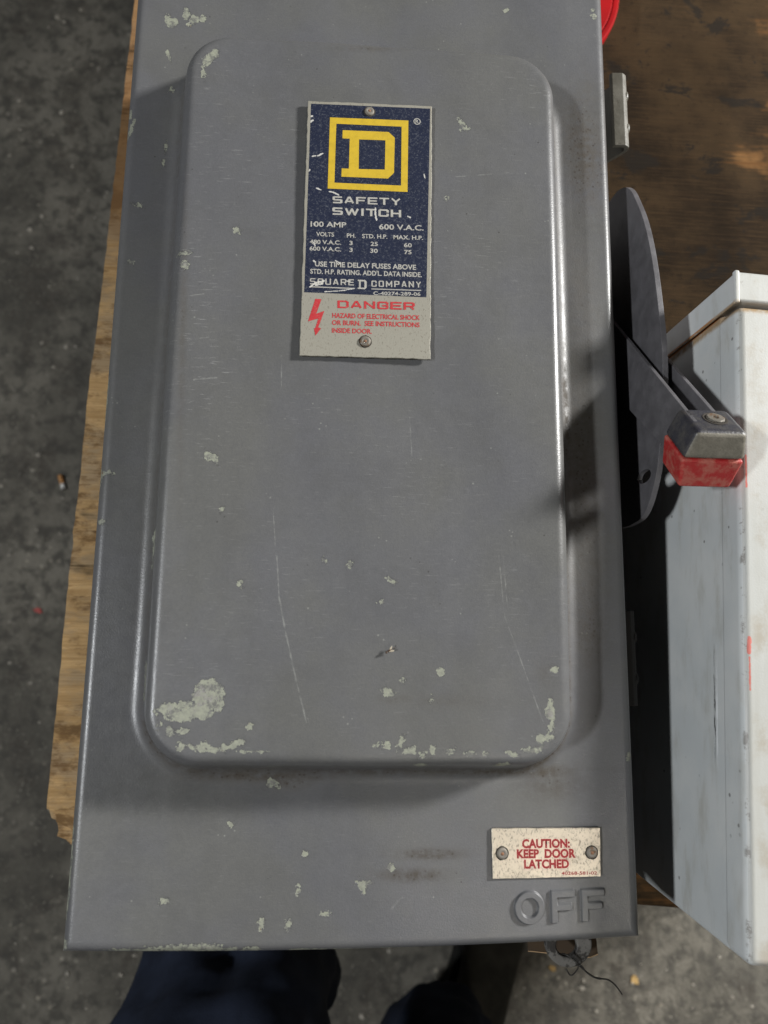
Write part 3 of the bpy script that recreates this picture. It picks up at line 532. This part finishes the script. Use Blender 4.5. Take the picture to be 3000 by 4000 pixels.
Z += 0.0006*np.sin(X*37+1.3)*np.sin(Y*21+.4)*np.clip(d/.02, 0, 1) + 0.00025*np.sin(X*90+Y*40)*np.clip(d/.02, 0, 1)
# raised OFF
def ring(x, y, c, ro, ri): 
    r = np.hypot((x-c[0]), (y-c[1])); return np.maximum(r-ro, ri-r)
def bar(x, y, x0, x1, y0, y1, r=.0003):
    ax = np.abs(x-(x0+x1)/2)-(x1-x0)/2+r; ay = np.abs(y-(y0+y1)/2)-(y1-y0)/2+r
    return np.hypot(np.maximum(ax, 0), np.maximum(ay, 0))+np.minimum(np.maximum(ax, ay), 0)-r
def eff(x, y, x0, x1):
    return np.minimum.reduce([bar(x, y, x0, x0+.0028, .0085, .0211), bar(x, y, x0, x1, .0183, .0211), bar(x, y, x0, x1-.0012, .0132, .0158)])
sl = np.minimum.reduce([ring(X, Y, (0.0716, 0.0148), 0.0064, 0.0037), eff(X, Y, 0.0808, 0.0912), eff(X, Y, 0.0940, 0.1043)])
Z += 0.0012*smooth01((0.00022-sl)/0.00046)
# out-of-true lower edge
Ye = Y + (-0.0022+0.146*X**2+0.0092*X)*np.exp(-(Y/.03)**2)
# attributes
def ellsd(e):
    x, y, a, b_, r = [e[0]/1e3, e[1]/1e3, e[2]/1e3, e[3]/1e3, e[4]]
    u = (X-x)*math.cos(r)+(Ye-y)*math.sin(r); v_ = -(X-x)*math.sin(r)+(Ye-y)*math.cos(r)
    k = np.hypot(u/a, v_/b_); return (k-1)*min(a, b_)*1e3 if min(a, b_) > .0008 else (k-1)*np.sqrt(a*b_)*.6e3
chip = np.full(X.shape, 5.0)
for e in CHIPS: chip = np.minimum(chip, ellsd(e) - (0.30 if min(e[2], e[3]) > 0.8 else 0.42))
chip = np.minimum(chip, np.where((d < .0012) & (Y < .05), 0.35 + d*700, 5.0))
def soft(L):
    out = np.zeros(X.shape)
    for x, y, a, b_, r, s in L:
        u = (X-x/1e3)*math.cos(r)+(Ye-y/1e3)*math.sin(r); v_ = -(X-x/1e3)*math.sin(r)+(Ye-y/1e3)*math.cos(r)
        out = np.maximum(out, s*np.exp(-((u*1e3/a)**2+(v_*1e3/b_)**2)*.8))
    return out
grime_shade = soft(GRIME_SHADE); foot = np.exp(-((sd+0.0060)/0.0022)**2)*(.30+.25*(X > .05)+.25*(Y < .09))
grime_shade = np.maximum(grime_shade, foot); scuff = soft(SCUFF)
ny, nx = X.shape
verts = np.stack([X, Ye, Z], 2).reshape(-1, 3)
idx = np.arange(nx*ny).reshape(ny, nx)
quads = np.stack([idx[:-1, :-1], idx[:-1, 1:], idx[1:, 1:], idx[1:, :-1]], 2).reshape(-1, 4)
# folded skirt round the rim
rim = np.concatenate([idx[0, :], idx[1:, -1], idx[-1, -2::-1], idx[-2:0:-1, 0]])
sk = verts[rim].copy(); sk[:, 2] = -0.0155; nb = len(verts)
verts = np.concatenate([verts, sk]); m = len(rim); ar = np.arange(m)
skq = np.stack([rim, nb+ar, nb+(ar+1) % m, rim[(ar+1) % m]], 1)
faces = np.concatenate([quads, skq])
me = bpy.data.meshes.new('door'); me.vertices.add(len(verts)); me.vertices.foreach_set('co', verts.astype(np.float32).ravel())
me.loops.add(faces.size); me.loops.foreach_set('vertex_index', faces.astype(np.int32).ravel())
me.polygons.add(len(faces)); me.polygons.foreach_set('loop_start', np.arange(0, faces.size, 4, dtype=np.int32))
me.update(calc_edges=True); me.validate()
for nm, arr in (('chip', chip), ('grime_shade', grime_shade), ('scuff', scuff)):
    at = me.attributes.new(nm, 'FLOAT', 'POINT'); full = np.concatenate([arr.ravel(), arr.ravel()[rim]]).astype(np.float32); at.data.foreach_set('value', full)
door = link('door', me, 'door', sw, True)

# height of the raised panel where the nameplate sits
ZP = PH + 0.0007 + 0.0006

# --- lettering helper
def text_mesh(s, bold=0.0, extrude=0.0):
    cu = bpy.data.curves.new('lettering', 'FONT'); cu.body = s; cu.size = 1.0; cu.offset = bold; cu.resolution_u = 3
    o = bpy.data.objects.new('lettering', cu); COL.objects.link(o)
    dg = bpy.context.evaluated_depsgraph_get(); dg.update()
    me = bpy.data.meshes.new_from_object(o.evaluated_get(dg)); bpy.data.objects.remove(o); bpy.data.curves.remove(cu)
    return me
# squared wide capitals drawn as strokes on a unit cell
ST = {'S': [[(.95, 1), (.08, 1), (0, .92), (0, .58), (.08, .5), (.92, .5), (1, .42), (1, .08), (.92, 0), (.05, 0)]],
 'A': [[(0, 0), (.42, 1), (.58, 1), (1, 0)], [(.14, .28), (.86, .28)]], 'F': [[(0, 0), (0, 1), (1, 1)], [(0, .5), (.85, .5)]],
 'E': [[(1, 0), (0, 0), (0, 1), (1, 1)], [(0, .5), (.9, .5)]], 'T': [[(0, 1), (1, 1)], [(.5, 1), (.5, 0)]], 'Y': [[(0, 1), (.5, .45), (1, 1)], [(.5, .45), (.5, 0)]],
 'W': [[(0, 1), (.25, 0), (.5, .95), (.75, 0), (1, 1)]], 'I': [[(.5, 0), (.5, 1)]], 'C': [[(1, .72), (1, .9), (.9, 1), (.1, 1), (0, .9), (0, .1), (.1, 0), (.9, 0), (1, .1), (1, .28)]],
 'H': [[(0, 0), (0, 1)], [(1, 0), (1, 1)], [(0, .5), (1, .5)]], 'D': [[(0, 0), (0, 1), (.82, 1), (1, .86), (1, .14), (.82, 0), (0, 0)]], 'N': [[(0, 0), (0, 1), (1, 0), (1, 1)]],
 'G': [[(1, .78), (1, .9), (.9, 1), (.1, 1), (0, .9), (0, .1), (.1, 0), (.9, 0), (1, .1), (1, .46), (.58, .46)]], 'R': [[(0, 0), (0, 1), (.9, 1), (1, .9), (1, .55), (.9, .45), (0, .45)], [(.6, .45), (1, 0)]],
 'Q': [[(.1, 0), (0, .1), (0, .9), (.1, 1), (.9, 1), (1, .9), (1, .1), (.9, 0), (.1, 0)], [(.62, .3), (1, -.06)]], 'U': [[(0, 1), (0, .1), (.1, 0), (.9, 0), (1, .1), (1, 1)]],
 'O': [[(.1, 0), (0, .1), (0, .9), (.1, 1), (.9, 1), (1, .9), (1, .1), (.9, 0), (.1, 0)]], 'M': [[(0, 0), (0, 1), (.5, .25), (1, 1), (1, 0)]], 'P': [[(0, 0), (0, 1), (.9, 1), (1, .9), (1, .55), (.9, .45), (0, .45)]]}
def stroke_text(s, wx, hz, gap, width, th, tv):
    """stroke letters: wx x hz cell inside, th across, tv along"""
    V = []; F = []; x = 0.0
    ws = {'I': .30, 'W': 1.35, 'M': 1.2}
    tot = sum(ws.get(ch, 1.0) for ch in s); cell = (width - gap*(len(s)-1))/tot
    for ch in s:
        w_ = cell*ws.get(ch, 1.0); iw = w_-th; ih = hz-tv
        for pl in ST[ch]:
            P = [Vector((x+th/2+p*iw, tv/2+q*ih)) for p, q in pl]
            for i, (a, b_) in enumerate(zip(P, P[1:])):
                dd = (b_-a); 
                if dd.length < 1e-9: continue
                k = abs(dd.x)/dd.length; wd = (tv*k + th*(1-k))/2
                dn = dd.normalized(); nn = Vector((-dn.y, dn.x))*wd
                e0 = dn*(wd*.55 if i else 0.0); e1 = dn*(wd*.55 if i < len(P)-2 else 0.0)
                if ch in 'TFEH' and i == 0 and len(P) == 2: e0 = Vector((0, 0))
                if i == 0: e0 = dn*(th/2 if abs(dd.x) > abs(dd.y) else tv/2)*(1.0 if k in (0, 1) or k > .999 or k < .001 else .3)
                if i == len(P)-2: e1 = dn*(th/2 if abs(dd.x) > abs(dd.y) else tv/2)*(1.0 if k > .999 or k < .001 else .3)
                o = len(V); V += [a-e0+nn, a-e0-nn, b_+e1-nn, b_+e1+nn]; F.append((o, o+1, o+2, o+3))
        x += w_ + gap
    return V, F
COLS = {'w': 'white', 'r': 'red_print', 'd': 'maroon'}
def put_print(rows, z, parent):
    for s, a, b_, cap, col, sty in rows:
        A = Vector(a)/1e3; B = Vector(b_)/1e3; cap = cap/1e3; W = (B-A).length; ex = (B-A).normalized(); ey = Vector((-ex.y, ex.x))
        if sty in 'XY':
            heavy = sty == 'X'
            V, F = stroke_text(s, 0, cap, cap*(.24 if heavy else .30), W, cap*(.30 if heavy else .20), cap*(.20 if heavy else .16))
            # each stroke a hair above the last so none share a plane
            pts = []
            for i, p in enumerate(V):
                q = A + ex*p.x + ey*p.y; pts.append((q.x, q.y, z + 0.000002*(i//4)))
            add('lettering', pts, F, COLS[col], parent)
        else:
            m_ = text_mesh(s, {'B': 0.020, 'C': 0.024 if col != 'd' else 0.045}[sty])
            co = np.empty(len(m_.vertices)*3, np.float32); m_.vertices.foreach_get('co', co); co = co.reshape(-1, 3)
            x0, x1 = co[:, 0].min(), co[:, 0].max()
            ref = 0.73
            ys_ = co[:, 1]
            px = (co[:, 0]-x0)/(x1-x0)*W; py = ys_/ref*cap
            q = np.stack([A.x+ex.x*px+ey.x*py, A.y+ex.y*px+ey.y*py, np.full(len(px), z)], 1).astype(np.float32)
            m_.vertices.foreach_set('co', q.ravel()); m_.update()
            link('lettering', m_, COLS[col], parent)
def flat(name, poly, z, mat, parent, hole=None):
    """flat printed shape, optionally with a window in it"""
    bm = bmesh.new(); o = [bm.verts.new((x/1e3, y/1e3, z)) for x, y in poly]
    if hole is None: bm.faces.new(o)
    else:
        i = [bm.verts.new((x/1e3, y/1e3, z)) for x, y in hole]
        ed = [bm.edges.new((L[k], L[(k+1) % len(L)])) for L in (o, i) for k in range(len(L))]
        bmesh.ops.triangle_fill(bm, use_beauty=True, use_dissolve=False, edges=ed)
    for fc in bm.faces:
        fc.normal_update()
        if fc.normal.z < 0: fc.normal_flip()
    me = bpy.data.meshes.new(name); bm.to_mesh(me); bm.free()
    return link(name, me, mat, parent)
def plate(name, corners, z, th, mat, parent, wob):
    """thin sheet plate with slightly nibbled edges"""
    C = [Vector((x/1e3, y/1e3)) for x, y in corners]; pts = []
    for a, b_ in zip(C, C[1:]+C[:1]):
        n = max(2, int((b_-a).length/.0025))
        for k in range(n):
            p = a.lerp(b_, k/n); nn = (b_-a).normalized(); nn = Vector((-nn.y, nn.x))
            pts.append(p + nn*(random.uniform(-wob, wob) if k else 0))
    bm = prism([(p.x, p.y) for p in pts], 'z', z-th, z)
    return bevel(frombm(name, bm, mat, parent), 0.00025, 1, 50)

# --- big nameplate
npz = ZP + 0.0012
name = plate('nameplate', NP_PLATE, npz, 0.0011, 'plate', sw, 0.00018)
z1 = npz + 0.00004
flat('navy_field', NP_NAVY, z1, 'navy', name)
z2 = z1 + 0.00004
flat('emblem_frame', NP_FRAME_O, z2, 'yellow', name, NP_FRAME_I)
flat('emblem_letter', NP_D_O, z2, 'yellow', name, NP_D_I)
flat('small_letter', NP_SD_O, z2, 'white', name, NP_SD_I)
flat('underline', NP_U1, z2, 'white', name); flat('underline', NP_U2, z2, 'white', name)
flat('lightning_bolt', NP_BOLT, z2, 'red_print', name)
put_print(PRINT, z2, name)
(rx, ry), (sx_, sy_), (tx, ty), (ux, _), (vx, _) = NP_POINTS
put_print([('R', (tx-.75, ty-.8), (tx+.75, ty-.8), 1.7, 'w', 'B')], z2, name)
bm = lathe([(0.00125, 0), (0.00165, 0)], (tx/1e3, ty/1e3, z2), 28); frombm('lettering', bm, 'white', name)
def rivet(x, y, z, r, parent, tilt=(0, 0, 1), core='rust'):
    frombm('rivet_stain', lathe([(0, .00003), (r*1.16, .00003), (r*1.17, 0)], (x, y, z), 20, jitter=.08), 'dark_dirt', parent)
    o = frombm('rivet', lathe([(r*1.0, 0), (r*1.0, r*.12), (r*.88, r*.30), (r*.55, r*.36), (r*.42, r*.28), (0, r*.26)], (x, y, z), 18, tilt, .03), 'rivet', parent, True)
    frombm('rivet_core', lathe([(r*.30, r*.26), (r*.27, r*.34), (0, r*.36)], (x, y, z), 12, tilt, .1), core, parent, True)
rivet(rx/1e3, ry/1e3, npz+.00005, 0.0022, name, (.06, .05, 1)); rivet(sx_/1e3, sy_/1e3, npz+.00005, 0.0024, name, (0, -.04, 1))

# --- caution plate
cz = 0.0011
cau = plate('caution_plate', CAUTION_PLATE, cz, 0.0010, 'caution', sw, 0.0001)
put_print(CAUTION_PRINT, cz+.00004, cau)
for x, y in CAUTION_SCREWS[:2]: rivet(x/1e3, y/1e3, cz+.00004, 0.0024, cau, (.05, -.05, 1))

# --- side handle: round-shouldered plate, two arms, capped grip
DP = [(0.3690, -0.1100), (0.3690, -0.0420), (0.3660, -0.0240), (0.3585, -0.0135), (0.3470, -0.0065), (0.3337, 0.0000), (0.3185, 0.0050), (0.3016, 0.0086), (0.2818, 0.0113), (0.2640, 0.0130), (0.2435, 0.0122), (0.2220, 0.0080), (0.2050, 0.0020), (0.1925, -0.0065), (0.1855, -0.0155), (0.1835, -0.0263), (0.1835, -0.0450), (0.1900, -0.1100)]
hole = [(0.2045+0.0032*math.cos(a), -0.0125+0.0078*math.sin(a)) for a in np.linspace(0, 2*math.pi, 17)[:-1]]
def holed(name, outer, inner, x0, x1, mat, parent):
    bm = bmesh.new(); L = []
    for pts in (outer, inner):
        L.append([bm.verts.new((x0, y, z)) for y, z in pts])
    ed = [bm.edges.new((l[k], l[(k+1) % len(l)])) for l in L for k in range(len(l))]
    r = bmesh.ops.triangle_fill(bm, use_beauty=True, use_dissolve=False, edges=ed)
    ex = bmesh.ops.extrude_face_region(bm, geom=bm.faces[:])
    for g_ in ex['geom']:
        if isinstance(g_, bmesh.types.BMVert): g_.co.x = x1
    return frombm(name, bm, mat, parent)
P3 = smoothpath([(0, y, z) for y, z in DP], 4)
disc = bevel(holed('handle_plate', [(p.y, p.z) for p in P3], hole, 0.1357, 0.1384, 'steel_dark', sw), 0.0004, 2)
u = Vector((-.7071, .7071)); vv = Vector((.7071, .7071))   # along the arm / across it, in the y-z plane
TIP = Vector((0.2227, 0.0400))     # upper edge where the grip begins
def arm(x0, x1, w0, w1, Ls):
    base = TIP - u*Ls
    pts = [TIP + u*0.012, TIP, base, base - vv*w0 - u*.006, TIP - vv*w1, TIP - vv*w1 + u*.012]
    return bevel(frombm('handle_arm', prism([(p.x, p.y) for p in pts], 'x', x0, x1), 'steel_dark', sw), 0.0003, 2)
arm(0.1300, 0.1320, 0.034, 0.0215, 0.115); arm(0.1417, 0.1437, 0.034, 0.0215, 0.115)
frombm('handle_pivot', lathe([(0, 0), (0.011, 0), (0.011, .031), (0, .031)], (0.1145, 0.2990, -0.060), 24, (1, 0, 0)), 'steel_edge', sw)
bevel(frombm('handle_mount', prism([(0.22, -0.125), (0.345, -0.125), (0.335, -0.085), (0.230, -0.085)], 'x', 0.1140, 0.1356), 'steel_dark', sw), .001)
# grip: block with a widest waist, dark top half over red bottom half
def gp(x, t, s):   # t along the arm from the grip's back, s across from the screw face downwards
    p = TIP + u*t - vv*s; return (x, p.x, p.y)
D = 0.0205
def loft(name, sec, mats, t_in=0.0):
    bm = bmesh.new(); r = []
    for x0, x1, s, b0, b1 in sec:
        r.append([bm.verts.new(gp(*q)) for q in ((x0, b0, s), (x1, b0, s), (x1, b1, s), (x0, b1, s))])
    for a, b_ in zip(r, r[1:]):
        for k in range(4): bm.faces.new((a[k], a[(k+1) % 4], b_[(k+1) % 4], b_[k]))
    bm.faces.new(r[0]); bm.faces.new(r[-1][::-1])
    o = frombm(name, bm, mats, sw, False); return o
gd = bevel(loft('grip_cap', [(0.1280, 0.1495, 0.0, 0.0, D), (0.1256, 0.1524, 0.0126, -.0005, D+.0008)], ['grip_dark', 'grip_worn']), 0.0024, 4)
# the face towards the open end is rubbed to bare metal
for p in gd.data.polygons:
    c = p.center; nrm = p.normal
    if nrm.y < -.5 and nrm.z > .4: p.material_index = 1
gr = bevel(loft('grip_base', [(0.1258, 0.1522, 0.01275, -.0004, D+.0004), (0.1290, 0.1512, 0.0270, 0.0, D-.0008)], 'grip_red'), 0.0014, 3)
gr['label'] = 'dusty red lower half of the handle grip'
nv = (0, .7071, .7071)
frombm('screw_recess', lathe([(0.0051, .0002), (0.0046, .0004), (0.0042, .0001), (0, .00008)], gp(0.1402, 0.0092, 0.0), 24, nv), 'dark_dirt', gd, True)
frombm('screw', lathe([(0.0038, .0002), (0.0038, .0006), (0.0034, .0009), (0.0014, .0009), (0.0012, .0003), (0, .0003)], gp(0.1402, 0.0092, 0.0), 14, nv, .08), 'rivet', gd)

# --- latch straps on the side of the body
def strap(y0, y1, out, mat):
    pr = [(0.1140, -0.062), (0.1265+out, -0.040), (0.1335+out, -0.0300), (0.1352+out, -0.0265), (0.1348+out, -0.0235), (0.1322+out, -0.0218), (0.1262+out, -0.0222), (0.1252+out, -0.0236), (0.1256+out, -0.0246), (0.1316+out, -0.0242), (0.1326+out, -0.0255), (0.1326+out, -0.0270), (0.1315+out, -0.0290), (0.1250+out, -0.0378), (0.1140, -0.058)]
    o = bevel(frombm('latch_strap', prism(pr, 'y', y0, y1), mat, sw), 0.0005, 2)
    for k in (.28, .72):
        yb = y0+(y1-y0)*k
        bm = bmesh.new(); bmesh.ops.create_uvsphere(bm, u_segments=14, v_segments=8, radius=0.0022)
        for v_ in bm.verts: v_.co = Vector((v_.co.x*.75+0.1345+out, v_.co.y*1.5+yb, v_.co.z*1.1-0.0252))
        frombm('dimple', bm, mat, o, True)
strap(0.3905, 0.4350, 0.0062, 'bracket'); strap(0.0945, 0.1398, -0.0022, 'bracket_shade')

# --- hasp at the bottom edge
n = 40; oc = (0.0934, -0.0066); ic = (0.0924, -0.0076)
outer = [(oc[0]+0.0106*math.cos(a), oc[1]+0.0100*math.sin(a)) for a in np.linspace(0, 2*math.pi, n+1)[:-1]]
inner = [(ic[0]+0.0046*math.cos(a), ic[1]+0.0044*math.sin(a)) for a in np.linspace(0, 2*math.pi, n+1)[:-1]]
bm = bmesh.new(); L = [[bm.verts.new((x*1.0, y, -0.0190)) for x, y in P_] for P_ in (outer, inner)]
ed = [bm.edges.new((l[k], l[(k+1) % n])) for l in L for k in range(n)]
bmesh.ops.triangle_fill(bm, use_beauty=True, use_dissolve=False, edges=ed)
ex = bmesh.ops.extrude_face_region(bm, geom=bm.faces[:])
for g_ in ex['geom']:
    if isinstance(g_, bmesh.types.BMVert): g_.co.z = -0.0158
hs = bevel(frombm('padlock_hasp', bm, 'hasp', sw), 0.0008, 2)
frombm('hasp_neck', boxbm(0.0865, 0.1005, -0.0005, 0.0060, -0.0198, -0.0160), 'hasp', hs)

# twisted tag wire and card tag
wt = thing('twisted_wire', (0.093, -0.012, H-0.02), 'thin black twisted wire looped through the padlock hasp with a loose tail', 'wire')
for nm_, L_, r_ in (('tail', WIRE_TAIL, .00033), ('loop', WIRE_LOOP, .0003), ('strand', WIRE_TWIST, .0003), ('kink', WIRE_KINK, .0003)):
    frombm(nm_, tube(smoothpath(L_, 4), r_, 6), 'wire', wt, True)
tg = thing('card_tag', (0.095, -0.01, H-0.031), 'small brown card tag showing behind the padlock hasp', 'tag')
tp = [(0.0790, -0.0157), (0.1080, -0.0189), (0.1118, -0.0176), (0.1100, 0.0030), (0.0790, 0.0030)]
frombm('card', prism(tp, 'z', -0.0318, -0.0312), 'card', tg)
frombm('card_rim', tube([(0.0790, -0.0157, -0.0311), (0.1080, -0.0189, -0.0311), (0.1118, -0.0176, -0.0311)], 0.00025, 6), 'card_edge', tg)

# dry insect on the raised panel
bx, by = BUG
fly = thing('dead_insect', (bx, by, H+ZP), 'tiny dead brown insect lying on the grey door panel', 'insect')
def blob(name, c, r, mat, rz=0):
    bm = bmesh.new(); bmesh.ops.create_uvsphere(bm, u_segments=10, v_segments=6, radius=1)
    R_ = Matrix.Rotation(rz, 3, 'Z')
    for v_ in bm.verts: v_.co = R_ @ Vector((v_.co.x*r[0], v_.co.y*r[1], v_.co.z*r[2])) + Vector(c)
    return frombm(name, bm, mat, fly, True, True)
blob('insect_body', (0, 0, .0006), (.0013, .0005, .0005), 'bug', .6); blob('insect_head', (-.0012, -.0008, .0006), (.0005, .0005, .0004), 'bug')
blob('wing', (.0004, .0007, .0009), (.0013, .0004, .0001), 'wing', 1.1); blob('wing', (.0008, -.0002, .0009), (.0012, .0004, .0001), 'wing', .2)
frombm('insect_leg', tube([(0, 0, .0005), (.0010, .0012, .0007), (.0022, .0010, .0001)], .00012, 5), 'bug', fly, False, True)

# ------------------------------------------------------------------ pale grey enclosure on the right
LBZ = H - 0.16
lb = thing('pale_enclosure', (0.1490, 0.0022, LBZ), 'pale grey steel enclosure with rusty hood seam, standing right of the dark switch box', 'enclosure', None, -math.radians(3.01))
def lpart(name, bm, bev, parent=lb, seg=3):
    return bevel(frombm(name, bm, 'pale', parent, False, True), bev, seg, 40)
lpart('enclosure_back', boxbm(0.0004, 0.165, 0.0004, 0.2870, 0.0002, 0.176), 0.002)
lpart('front_cover', boxbm(0.0, 0.166, 0.0, 0.2733, 0.1722, 0.1900), 0.0036, seg=4)
hd = lpart('rain_hood', prism([(-0.0014, 0.003), (0.168, 0.003), (0.168, 0.1914), (-0.0014, 0.1914)], 'y', 0.2743, 0.2885), 0.0013)
lpart('hood_lip', boxbm(-0.0020, 0.0002, 0.2733, 0.2888, 0.1894, 0.1920), 0.0006, hd)
lpart('hood_edge', boxbm(-0.0023, -0.0012, 0.2730, 0.2742, 0.120, 0.1912), 0.0004, hd)

# ------------------------------------------------------------------ red tub beyond the switch
rt = thing('red_tub', (0.1175, 0.6005, LBZ), 'red plastic tub with a rim, half hidden behind the switch box', 'tub')
frombm('tub_wall', lathe([(0, 0), (.058, 0), (.0605, .002), (.0675, .024), (.0665, .024), (.059, .004), (0, .003)], (0, 0, 0), 64), 'red_plastic', rt, True, True)
ld = bevel(frombm('tub_lid', lathe([(0, .0300), (.0645, .0300), (.0648, .0292), (.0655, .0292), (.0658, .0300), (.0692, .0300), (.0702, .0285), (.0702, .0215), (.0686, .0215), (.0680, .0275), (0, .0275)], (0, 0, 0), 64), 'red_plastic', rt, False, True), .0003, 1, 30)

# ------------------------------------------------------------------ person standing at the near edge
per = thing('person', (0.03, -0.5, 0), 'person in dark navy work trousers and dusty boots standing at the near table edge', 'person')
V3 = [(0.03, -0.68, 0.93), (-0.125, -0.60, 0.90), (-0.128, -0.40, 0.735), (-0.103, -0.195, 0.555), (-0.103, -0.215, 0.47), (-0.100, -0.270, 0.27), (-0.100, -0.295, 0.10),
      (0.16, -0.68, 0.90), (0.155, -0.62, 0.66), (0.150, -0.53, 0.47), (0.142, -0.460, 0.26), (0.152, -0.435, 0.085)]
E3 = [(0, 1), (1, 2), (2, 3), (3, 4), (4, 5), (5, 6), (0, 7), (7, 8), (8, 9), (9, 10), (10, 11)]
RR = [.135, .122, .120, .100, .092, .086, .088, .115, .098, .090, .090, .100]
def skinned(name, V, E, R_, mat, folds):
    me = bpy.data.meshes.new(name); me.from_pydata([(x-.03, y+.5, z) for x, y, z in V], E, [])
    o = link(name, me, mat, per, False, None, True)
    s_ = o.modifiers.new('skin', 'SKIN'); s_.use_smooth_shade = True
    if not me.skin_vertices: me.skin_vertices.new()
    for i, r in enumerate(R_):
        me.skin_vertices[0].data[i].radius = r if isinstance(r, tuple) else (r, r*.95); me.skin_vertices[0].data[i].use_root = (i == 0)
    ss = o.modifiers.new('sub', 'SUBSURF'); ss.levels = 4; ss.render_levels = 4
    if folds:
        tx_ = bpy.data.textures.new('folds', 'CLOUDS'); tx_.noise_scale = 0.09; tx_.noise_depth = 2
        dm = o.modifiers.new('folds', 'DISPLACE'); dm.texture = tx_; dm.strength = folds; dm.mid_level = 0.5; dm.texture_coords = 'LOCAL'
    return o
skinned('trousers', V3, E3, RR, 'navy_cloth', 0.06)
# jacket with arms hanging back, added out of view to shade the lower door
skinned('unseen_jacket', [(0.03, -0.66, 0.95), (0.03, -0.60, 1.15), (0.03, -0.52, 1.36), (0.03, -0.49, 1.45), (-0.14, -0.52, 1.38), (-0.21, -0.60, 1.13), (-0.20, -0.56, 0.92), (0.20, -0.52, 1.38), (0.27, -0.60, 1.13), (0.26, -0.56, 0.92)],
        [(0, 1), (1, 2), (2, 3), (2, 4), (4, 5), (5, 6), (2, 7), (7, 8), (8, 9)], [(.17, .13), (.17, .13), (.16, .12), .065, .075, .06, .045, .075, .06, .045], 'unseen_jacket', 0.02)
def boot(ax, ay, ang):
    """ankle boot, toe pointing along ang"""
    R_ = Matrix.Rotation(ang, 4, 'Z'); T = Matrix.Translation((ax-.03, ay+.5, 0))
    secs = [(-.075, .030, .105, .03), (-.055, .037, .125, .03), (-.01, .040, .130, .03), (.04, .041, .105, .03), (.085, .046, .080, .03), (.13, .050, .066, .03), (.165, .047, .060, .03), (.188, .034, .052, .03), (.198, .014, .040, .03)]
    bm = bmesh.new(); r = []; n_ = 20
    for x, w_, h, b0 in secs:
        ring_ = []
        for k in range(n_):
            a = 2*math.pi*k/n_; cy_ = math.cos(a); cz_ = math.sin(a)
            yy = w_*math.copysign(abs(cy_)**.75, cy_); zz = b0 + (h-b0)*(.5+.5*math.copysign(abs(cz_)**.8, cz_))
            ring_.append(bm.verts.new(T @ R_ @ Vector((x, yy, zz))))
        r.append(ring_)
    for a, b_ in zip(r, r[1:]):
        for k in range(n_): bm.faces.new((a[k], a[(k+1) % n_], b_[(k+1) % n_], b_[k]))
    bm.faces.new(r[0]); bm.faces.new(r[-1][::-1])
    o = frombm('boot', bm, 'boot', per, True, True); m_ = o.modifiers.new('s', 'SUBSURF'); m_.levels = 1; m_.render_levels = 1
    sole = [(x, w_+.004) for x, w_, _, _ in secs] ; outl = [(x, w_) for x, w_ in sole] + [(x, -w_) for x, w_ in sole[::-1]]
    bm = prism(outl, 'z', 0.0005, 0.034)
    for v_ in bm.verts: v_.co = T @ R_ @ v_.co
    q = bevel(frombm('sole', bm, 'sole', o, False, True), .003)
boot(-0.105, -0.29, math.radians(95)); boot(0.222, -0.450, math.radians(70))
